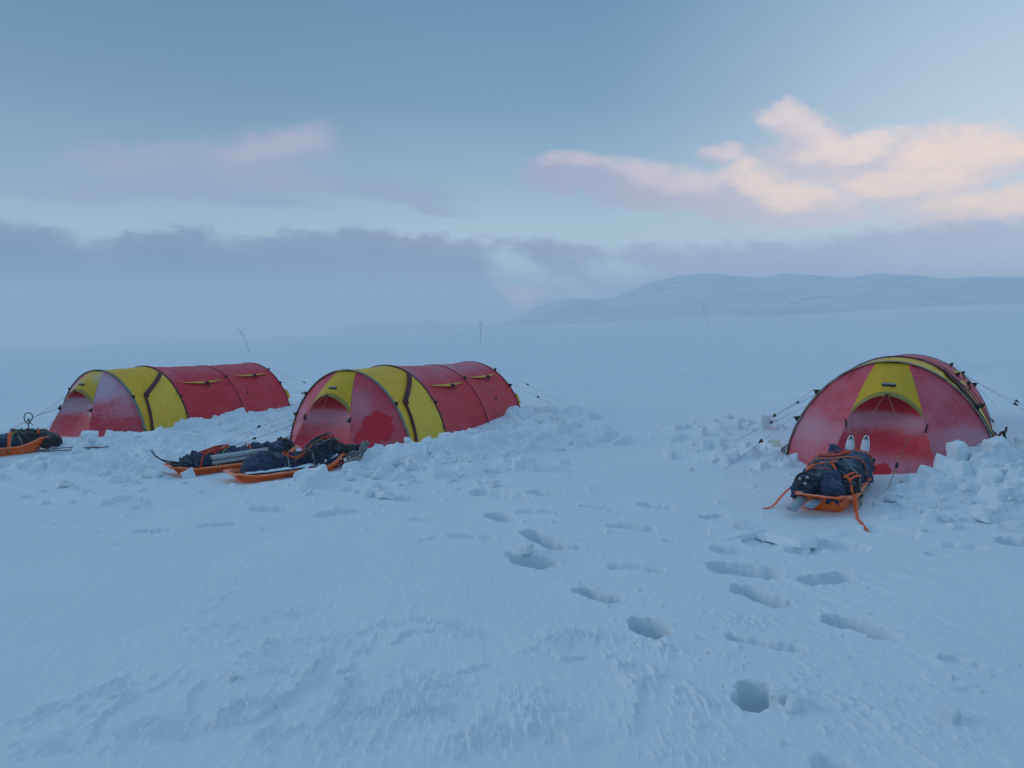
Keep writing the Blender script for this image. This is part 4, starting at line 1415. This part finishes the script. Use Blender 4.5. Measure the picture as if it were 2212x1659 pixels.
for (a, b, w_, mt) in (((-.24, .02, .15), (.24, -.06, .15), .022, 'rope'), ((-.24, .30, .15), (.24, .22, .15), .020, 'rope'), ((-.24, -.46, .15), (.24, -.10, .15), .018, 'char')):
    drape(fr, pf, a, b, w_, M[mt], lift=.014)
def tangle(name, fr, c, rx, ry, loops, r, mat, label, cat, seed, h=.03):
    rr = random.Random(seed)
    pts = []
    for k in range(loops * 7):
        a = k * 2 * math.pi / 7 + rr.uniform(-.35, .35)
        q = rr.uniform(.55, 1.05)
        x, y = c[0] + rx * q * math.cos(a), c[1] + ry * q * math.sin(a)
        z = max(fr.top(x, y) if abs(x) < .25 and abs(y) < fr.L / 2 else -9, fr.snow(x, y)) + r + rr.uniform(0, h) + c[2]
        pts.append((x, y, z))
    mb = MB()
    mb.tube([fr.w(p) for p in smoothline(pts, 6)], r, 6)
    return tag(mb.build(name, mat), label, cat)
tangle('cord_bundle', fr, (-.02, .12, .0), .15, .17, 3, .010, M['strap_red'], 'bundle of red orange cord on the dark bags of the front sledge', 'cord', 5)
tangle('cord_bundle', fr, (.06, .36, .0), .15, .28, 6, .0085, M['char'], 'tangle of dark cords over the bags beside the middle tent', 'cord', 8, .05)
tangle('rope_coil', fr, (.10, .80, .04), .19, .15, 6, .011, M['rope'], 'coil of grey rope spilling off the right end of the front sledge', 'rope', 3, .10)
tangle('cord_bundle', fr, (-.02, .56, .0), .12, .16, 2, .010, M['strap_red'], 'red cord looped round the grey pouch beside the middle tent', 'cord', 15, .03)
drape(fr, pf, (.0, .20, 0), (.10, .62, 0), .016, M['rope'], 'cord', 18, .03, ends=False, cord=True)
drape(fr, pf, (.14, .02, 0), (-.08, .60, 0), .014, M['cord'], 'cord', 18, .03, ends=False, cord=True)
# snow blown in along the inside of the near rim
sn = MB()
rows = []
for i in range(31):
    t = i / 30
    y = -fr.L * .46 + fr.L * .92 * t
    hgt = .035 + .02 * float(fbm(t * 7, 1.0, 3, 61))
    wd = .20 - (.05 * max(0, (abs(2 * t - 1) - .6) / .4))
    zb = .13 + (.08 * max(0, (2 * t - 1 - .5) / .5))
    rows.append([(wd + .015, y, zb + .02), (wd - .01, y, zb + hgt), (wd - .05, y, zb + hgt * .9), (wd - .10, y, zb - .02)])
sn.grid(rows)
so = sn.build('snow_lining', M['snow'], pf)

# --- the farther one, with the two dark ski tips
fr = Frame('rear', 0.0, 0.04)
pb, _ = pulk(fr, 'orange sledge behind the other one, two dark ski tips at its left end', .21, .125)
bag(fr, 'kit_bag', (.02, -.42, .15), (.17, .26, .10), R(-4), M['navy'], 'dark bag at the left of the rear sledge, beside the ski tips', 'bag', 61, lump=.04)
bag(fr, 'kit_bag', (-.06, -.08, .16), (.17, .30, .115), R(6), M['navy'], 'dark blue bag in the middle of the rear sledge, tied with orange cord', 'bag', 64, lump=.03)
bag(fr, 'kit_bag', (-.02, .34, .17), (.18, .32, .135), R(0), M['navy'], 'largest dark bag of the rear sledge, rising behind the front sledge', 'bag', 67, lump=.03)
bag(fr, 'kit_bag', (.0, .62, .18), (.14, .14, .15), R(0), M['char'], 'charcoal bag at the right end of the rear sledge', 'bag', 69, lump=.03)
fm = MB()
for (dx, dz) in ((.17, .165), (.185, .225)):
    fm.tube([fr.w((dx, -.34, dz)), fr.w((dx, .0, dz + .01)), fr.w((dx - .01, .34, dz + .02))], .040, 10, .75)
tag(fm.build('foam_mat', M['silver']), 'pale folded foam mat lashed to the near side of the rear sledge', 'foam mat')
for k, dx in enumerate((-.15, .10)):
    ski(fr, [(dx * .6, .75, .20), (dx * .8, .2, .12), (dx, -.5, .13), (dx + .01, -.70, .17), (dx + .015, -.80, .205), (dx + .02, -.88, .26), (dx + .02, -.93, .34 - .03 * k)], .085, M['ski_dark'],
        'dark ski with curved tip at the left of the rear sledge, %s one' % ('far' if k == 0 else 'near'), 'dark skis on the rear sledge')
for (a, b, w_, mt) in (((-.24, -.36, .15), (.24, -.22, .15), .020, 'strap_red'), ((-.24, -.10, .15), (.24, -.50, .15), .018, 'strap_red'), ((-.24, .20, .15), (.24, .14, .15), .020, 'strap'),
                       ((-.24, .10, .15), (.24, -.30, .15), .014, 'lime')):
    drape(fr, pb, a, b, w_, M[mt], lift=.012, cord=(mt != 'strap'))
tangle('cord_bundle', fr, (-.05, -.25, .0), .13, .20, 3, .009, M['strap_red'], 'red orange cord wound over the dark bags of the rear sledge', 'cord', 31)

# --- the sledge at the left edge of the picture
fr = Frame('left')
pl, _ = pulk(fr, 'orange sledge at the left edge of the picture, before the left tent', .22, .15)
bag(fr, 'kit_bag', (0, -.05, .18), (.18, .64, .17), 0, M['navy'], 'long navy blue bag under broad orange straps on the left sledge', 'bag', 71, lump=.02)
bag(fr, 'kit_bag', (-.03, .66, .21), (.13, .36, .15), R(-8), M['char'], 'dark grey bag slumping over the right end of the left sledge', 'bag', 77, lump=.03, tilt=R(-10))
for (a, b) in (((-.25, .02, .15), (.25, .10, .15)), ((-.25, .42, .16), (.25, .34, .16)), ((-.25, -.35, .15), (.25, -.25, .15))):
    drape(fr, pl, a, b, .045, M['strap'])
drape(fr, pl, (-.20, .70, 0), (.10, .72, 0), .028, M['strap_red'], 'strap', 18, ends=False)
drape(fr, pl, (-.22, .52, .16), (.26, .34, .17), .014, M['lime'], 'cord', 20, cord=True)
drape(fr, pl, (.10, .46, 0), (.25, .66, .19), .014, M['lime'], 'cord', 14, ends=False, cord=True)
sg = MB()
sg.tube(smoothline([(.268, .36, .16), (.29, .26, .10), (.295, .12, .075), (.285, -.02, .12), (.268, -.10, .155)], 6), .004, 5)
sg.build('cord', M['rope'], pl)
cb = thing('carabiner', fr.w((-.04, .60, fr.top(-.04, .60))), 0, 'dark carabiner standing on a stiff cord above the left sledge', 'carabiner')
lp = MB()
lp.tube([Vector((p.x, p.y, p.z * .82)) for p in smoothline([(-.012, 0, .10), (-.045, 0, .16), (-.050, 0, .25), (-.015, 0, .30), (.035, 0, .285), (.055, 0, .22), (.030, 0, .16), (.006, 0, .105)], 6)], .008, 7)
lp.build('loop', M['steel'], cb)
ct = MB()
ct.tube(smoothline([(.0, 0, -.04), (-.004, 0, .04), (.0, 0, .10), (.012, .004, .115), (-.008, 0, .125)], 5), .008, 6)
ct.tube(smoothline([(.004, 0, .10), (.03, 0, .085), (.05, 0, .065)], 4), .006, 6)
ct.build('cord', M['maroon'], cb)
cb.rotation_euler = (0, 0, R(30))
tr = thing('tow_line', fr.w((.10, .66, .0)), fr.rz, 'dark red tow lines lying over snow blocks at the left sledge end', 'tow line')
for (pts_) in ([(-.02, -.05, .16), (.10, .10, .06), (.22, .30, .07), (.34, .66, .05), (.40, .95, .03)], [(.02, .02, .18), (.16, .22, .10), (.20, .50, .09), (.38, .80, .02)]):
    q = []
    for p in smoothline(pts_, 6):
        gpt = tr.matrix_basis @ Vector((p.x, p.y, 0))
        q.append((p.x, p.y, max(p.z, gz(gpt.x, gpt.y) - gpt.z + .012)))
    b_ = MB()
    b_.tube(q, .006, 6)
    b_.build('line', M['maroon'], tr)

# ------------------------------------------------------------------ peg and stakes
pgx, pgy = at(2172, 988)
pg = thing('snow_peg', (pgx, pgy, gz(pgx, pgy)), 0, 'black snow peg with a red loop at the right foot of the right tent', 'tent peg')
q = MB(); q.tube([(0.02, 0, -.12), (-.02, 0, .06), (-.035, 0, .16)], .016, 8); q.build('stake', M['black'], pg)
q = MB(); q.tube(smoothline([(-.05, 0, .02), (-.09, 0, .10), (-.06, 0, .16), (-.02, 0, .17), (-.01, 0, .22)], 5), .012, 7); q.build('loop', M['maroon_cloth'], pg)

for i, (b, t, kink, lab) in enumerate((((538, 762), (514, 708), .25, 'thin bare marker twig leaning left, in fog beyond the left tent'), ((1038, 749), (1039, 698), .05, 'thin upright marker twig on the snow behind the middle tent'),
                                       ((1532, 708), (1516, 663), .16, 'leaning marker twig with forked top, before the far hills'), ((1945, 679), (1935, 652), .14, 'small faint marker twig, farthest right on the snow slope'))):
    x, y = at(*b)
    d = math.hypot(x, y)
    hh = (b[1] - t[1]) / 1661 * d
    lean = (t[0] - b[0]) / 1661 * d
    z0 = gz(x, y)
    root = thing('marker_twig', (x, y, z0), 0, lab, 'marker twig', 'trail marker twigs')
    rr = random.Random(i + 3)
    P = [(0, 0, -.3)] + [(lean * f ** (1 + kink * 3) + rr.uniform(-.02, .02), 0, hh * f) for f in (.15, .35, .55, .75, .9, 1.0)]
    s_ = MB(); s_.tube(smoothline(P, 5), .009 + .00004 * d, 6, 1, None, True, .005 + .00003 * d); s_.build('stem', M['wood'], root)
    for k in range(4):
        f = rr.uniform(.62, .97)
        bx = lean * f ** (1 + kink * 3)
        sd = rr.choice((-1, 1))
        br = MB(); br.tube(smoothline([(bx, 0, hh * f - .02), (bx + sd * .10, .03, hh * f + .10), (bx + sd * .15, .05, hh * f + .28)], 4), .006 + .00003 * d, 5, 1, None, True, .005)
        br.build('twig', M['wood'], root)

# ------------------------------------------------------------------ loose blocks of snow
def block_mesh(seed, slab=False):
    rr = random.Random(seed)
    bm = bmesh.new()
    bmesh.ops.create_cube(bm, size=1.0)
    sz = (1.0, rr.uniform(.6, .95), rr.uniform(.45, .8)) if not slab else (1.0, rr.uniform(.6, .85), .16)
    for v in bm.verts:
        v.co = Vector((v.co.x * sz[0] * rr.uniform(.72, 1.15), v.co.y * sz[1] * rr.uniform(.72, 1.15), v.co.z * sz[2] * rr.uniform(.75, 1.15)))
        v.co += Vector((rr.uniform(-.1, .1), rr.uniform(-.1, .1), rr.uniform(-.06, .06) * (0.3 if slab else 1)))
    # knock off one or two corners
    for _ in range(rr.choice((1, 2, 2))):
        n = Vector((rr.uniform(-1, 1), rr.uniform(-1, 1), rr.uniform(-.2, 1) * (0.2 if slab else 1))).normalized()
        res = bmesh.ops.bisect_plane(bm, geom=bm.verts[:] + bm.edges[:] + bm.faces[:], plane_co=n * rr.uniform(.34, .46), plane_no=n, clear_outer=True)
        ed = [e for e in res['geom_cut'] if isinstance(e, bmesh.types.BMEdge)]
        if len(ed) > 2:
            bmesh.ops.contextual_create(bm, geom=ed)
    bmesh.ops.bevel(bm, geom=bm.edges[:], offset=.085 if not slab else .030, segments=3, affect='EDGES', profile=.6)
    bmesh.ops.triangulate(bm, faces=bm.faces[:])
    bmesh.ops.subdivide_edges(bm, edges=[e for e in bm.edges if e.calc_length() > .16], cuts=2, use_grid_fill=True)
    bm.normal_update()
    bmesh.ops.smooth_vert(bm, verts=bm.verts[:], factor=.4, use_axis_x=True, use_axis_y=True, use_axis_z=True)
    for v in bm.verts:
        k = float(fbm(v.co.x * 5 + seed, v.co.y * 5 + v.co.z * 4, 3, seed % 30))
        v.co += v.normal * (.055 if not slab else .016) * k
    me = bpy.data.meshes.new('snow_block')
    bm.to_mesh(me)
    bm.free()
    me.polygons.foreach_set('use_smooth', [True] * len(me.polygons))
    me.materials.append(M['block'])
    return me
BLOCKS = [block_mesh(100 + i) for i in range(18)]
SLABS = [block_mesh(300 + i, True) for i in range(6)]
TENTS = [(4.054, 8.181, .531), (-2.324, 10.829, .416), (-7.229, 13.398, .386)]
def taken(x, y, r):
    for (tx, ty, yaw) in TENTS:
        dx, dy = x - tx, y - ty
        lx, ly = dx * math.cos(yaw) - dy * math.sin(yaw), dx * math.sin(yaw) + dy * math.cos(yaw)
        if ly > -.80 and ly < 4.6 and abs(lx) < (1.06 if ly > 0 else .56 + .5 * (1 + ly / .8)) + r * .4:
            return True
    for (sx, sy, rz, L) in SLEDGES.values():
        dx, dy = x - sx, y - sy
        u, v = dx * math.cos(rz) + dy * math.sin(rz), -dx * math.sin(rz) + dy * math.cos(rz)
        if abs(u) < .34 + r and abs(v) < L / 2 + .12 + r:
            return True
    return False
placed = []
def block(x, y, size, label, group=None, mesh=None, rot=None, sink=.45, kind='snow block'):
    me = mesh or random.choice(BLOCKS)
    o = bpy.data.objects.new('snow_block', me)
    scene.collection.objects.link(o)
    o.location = (x, y, gz(x, y) + size * (.28 - sink * .5))
    o.rotation_euler = rot or (random.uniform(-.5, .5), random.uniform(-.5, .5), random.uniform(0, 6.28))
    o.scale = (size, size, size)
    tag(o, label, kind, group)
    placed.append((x, y, size))
    return o
# the ones that stand out
def single(px, py, size, label, mesh, rot, sink=.2):
    x, y = at(px, py, .08)
    block(x, y, size, label, None, mesh, rot, sink)
single(2066, 1020, .25, 'tall upright snow block against the right tent, right of its front', BLOCKS[2], (.15, R(78), .5))
single(2108, 1022, .21, 'rounded snow block just right of the tall one by the right tent', BLOCKS[7], (.2, .3, 1.2))
single(2150, 1014, .20, 'snow block at the right edge heap, beyond the rounded one', BLOCKS[4], (.1, -.3, .3))
single(408, 1020, .16, 'snow block standing before the orange hull of the rear sledge', BLOCKS[5], (.1, R(70), .2))
single(330, 1024, .20, 'tilted squarish snow block lying left of the two sledges', BLOCKS[1], (R(30), R(12), R(-20)))
single(192, 952, .22, 'large snow block leaning on the front of the left tent', BLOCKS[9], (.3, .15, .4))
single(118, 958, .24, 'snow block beside the dark bag on the left sledge', BLOCKS[11], (.5, .1, 1.1))
single(1212, 910, .24, 'snow block at the rear foot of the middle tent', BLOCKS[12], (.3, .3, .6))
single(895, 1010, .22, 'largest snow block in the heap beside the middle tent door', BLOCKS[14], (.2, .5, .2))
for (px, py, s_, lab, i, ro) in ((1575, 1148, .42, 'broad slab of broken snow crust left of the nearest sledge', 0, (.05, -.03, .3)), (1625, 1140, .30, 'tilted crust slab leaning on the broad slab by the nearest sledge', 2, (.25, .12, 1.0)),
                                 (1710, 1158, .40, 'flat crust slab in front of the nearest sledge', 3, (.05, .08, 2.0)), (1795, 1150, .22, 'small crust slab between the flat slab and the trailing strap', 4, (.15, -.1, .5)),
                                 (1925, 1150, .36, 'crust slab right of the trailing orange strap', 5, (.06, -.05, .8))):
    x, y = at(px, py)
    o = block(x, y, s_, lab, None, SLABS[i], ro, .3, 'snow slab')
    o.name = 'snow_crust'
    o.location.z = gz(x, y) - .006
for (px, py, s_, lab) in ((1688, 1518, .085, 'small snow chunk right of the nearest deep boot hole'), (1712, 1536, .090, 'second snow chunk below the small one, by the nearest boot hole'),
                          (503, 1470, .055, 'lone snow lump on the wind-carved crust at the lower left'), (2050, 1556, .09, 'low snow lump at the lower right'), (1135, 1198, .14, 'snow clod between two boot holes in the middle distance'),
                          (1098, 1205, .08, 'little snow clod left of the boot hole in the middle distance')):
    x, y = at(px, py)
    block(x, y, s_, lab, None, None, (.1, .1, random.uniform(0, 6)), .15, 'snow chunk')
AREAS = (
    ('loose snow block in the heaps before the left tent', 'snow blocks before the left tent', 98, ((30, 480, 955, 1060, 3), (0, 330, 1010, 1085, 1), (480, 640, 905, 985, 1.3), (415, 640, 898, 930, 1.2), (140, 420, 945, 1000, 2))),
    ('loose snow block in the heap beside the middle tent', 'snow blocks beside the middle tent', 96, ((745, 1120, 965, 1045, 3), (960, 1260, 905, 990, 2.5), (1130, 1260, 880, 940, 1), (640, 900, 1020, 1065, 1))),
    ('loose snow block in the heap right of the right tent front', 'snow blocks right of the right tent', 64, ((1890, 2212, 1035, 1085, 2), (2060, 2212, 1005, 1050, 2.5), (1960, 2230, 1060, 1130, 1.5), (2150, 2260, 930, 1000, 1))),
    ('loose snow block in the low heap left of the right tent', 'snow blocks left of the right tent', 14, ((1480, 1690, 940, 1010, 2), (1540, 1690, 890, 960, 1))),
)
for (lab, grp, n, boxes) in AREAS:
    k = 0
    tries = 0
    wts = [b[4] for b in boxes]
    while k < n and tries < 4000:
        tries += 1
        x0, x1, y0, y1, _ = random.choices(boxes, wts)[0]
        px, py = random.uniform(x0, x1), random.uniform(y0, y1)
        s_ = random.choice((.06, .07, .08, .09, .11, .13, .16)) * random.uniform(.8, 1.15)
        x, y = at(px, py, .06)
        if taken(x, y, s_ * .6) or any(math.hypot(x - a, y - b) < (s_ + c) * .42 for a, b, c in placed):
            continue
        block(x, y, s_, lab, grp)
        k += 1
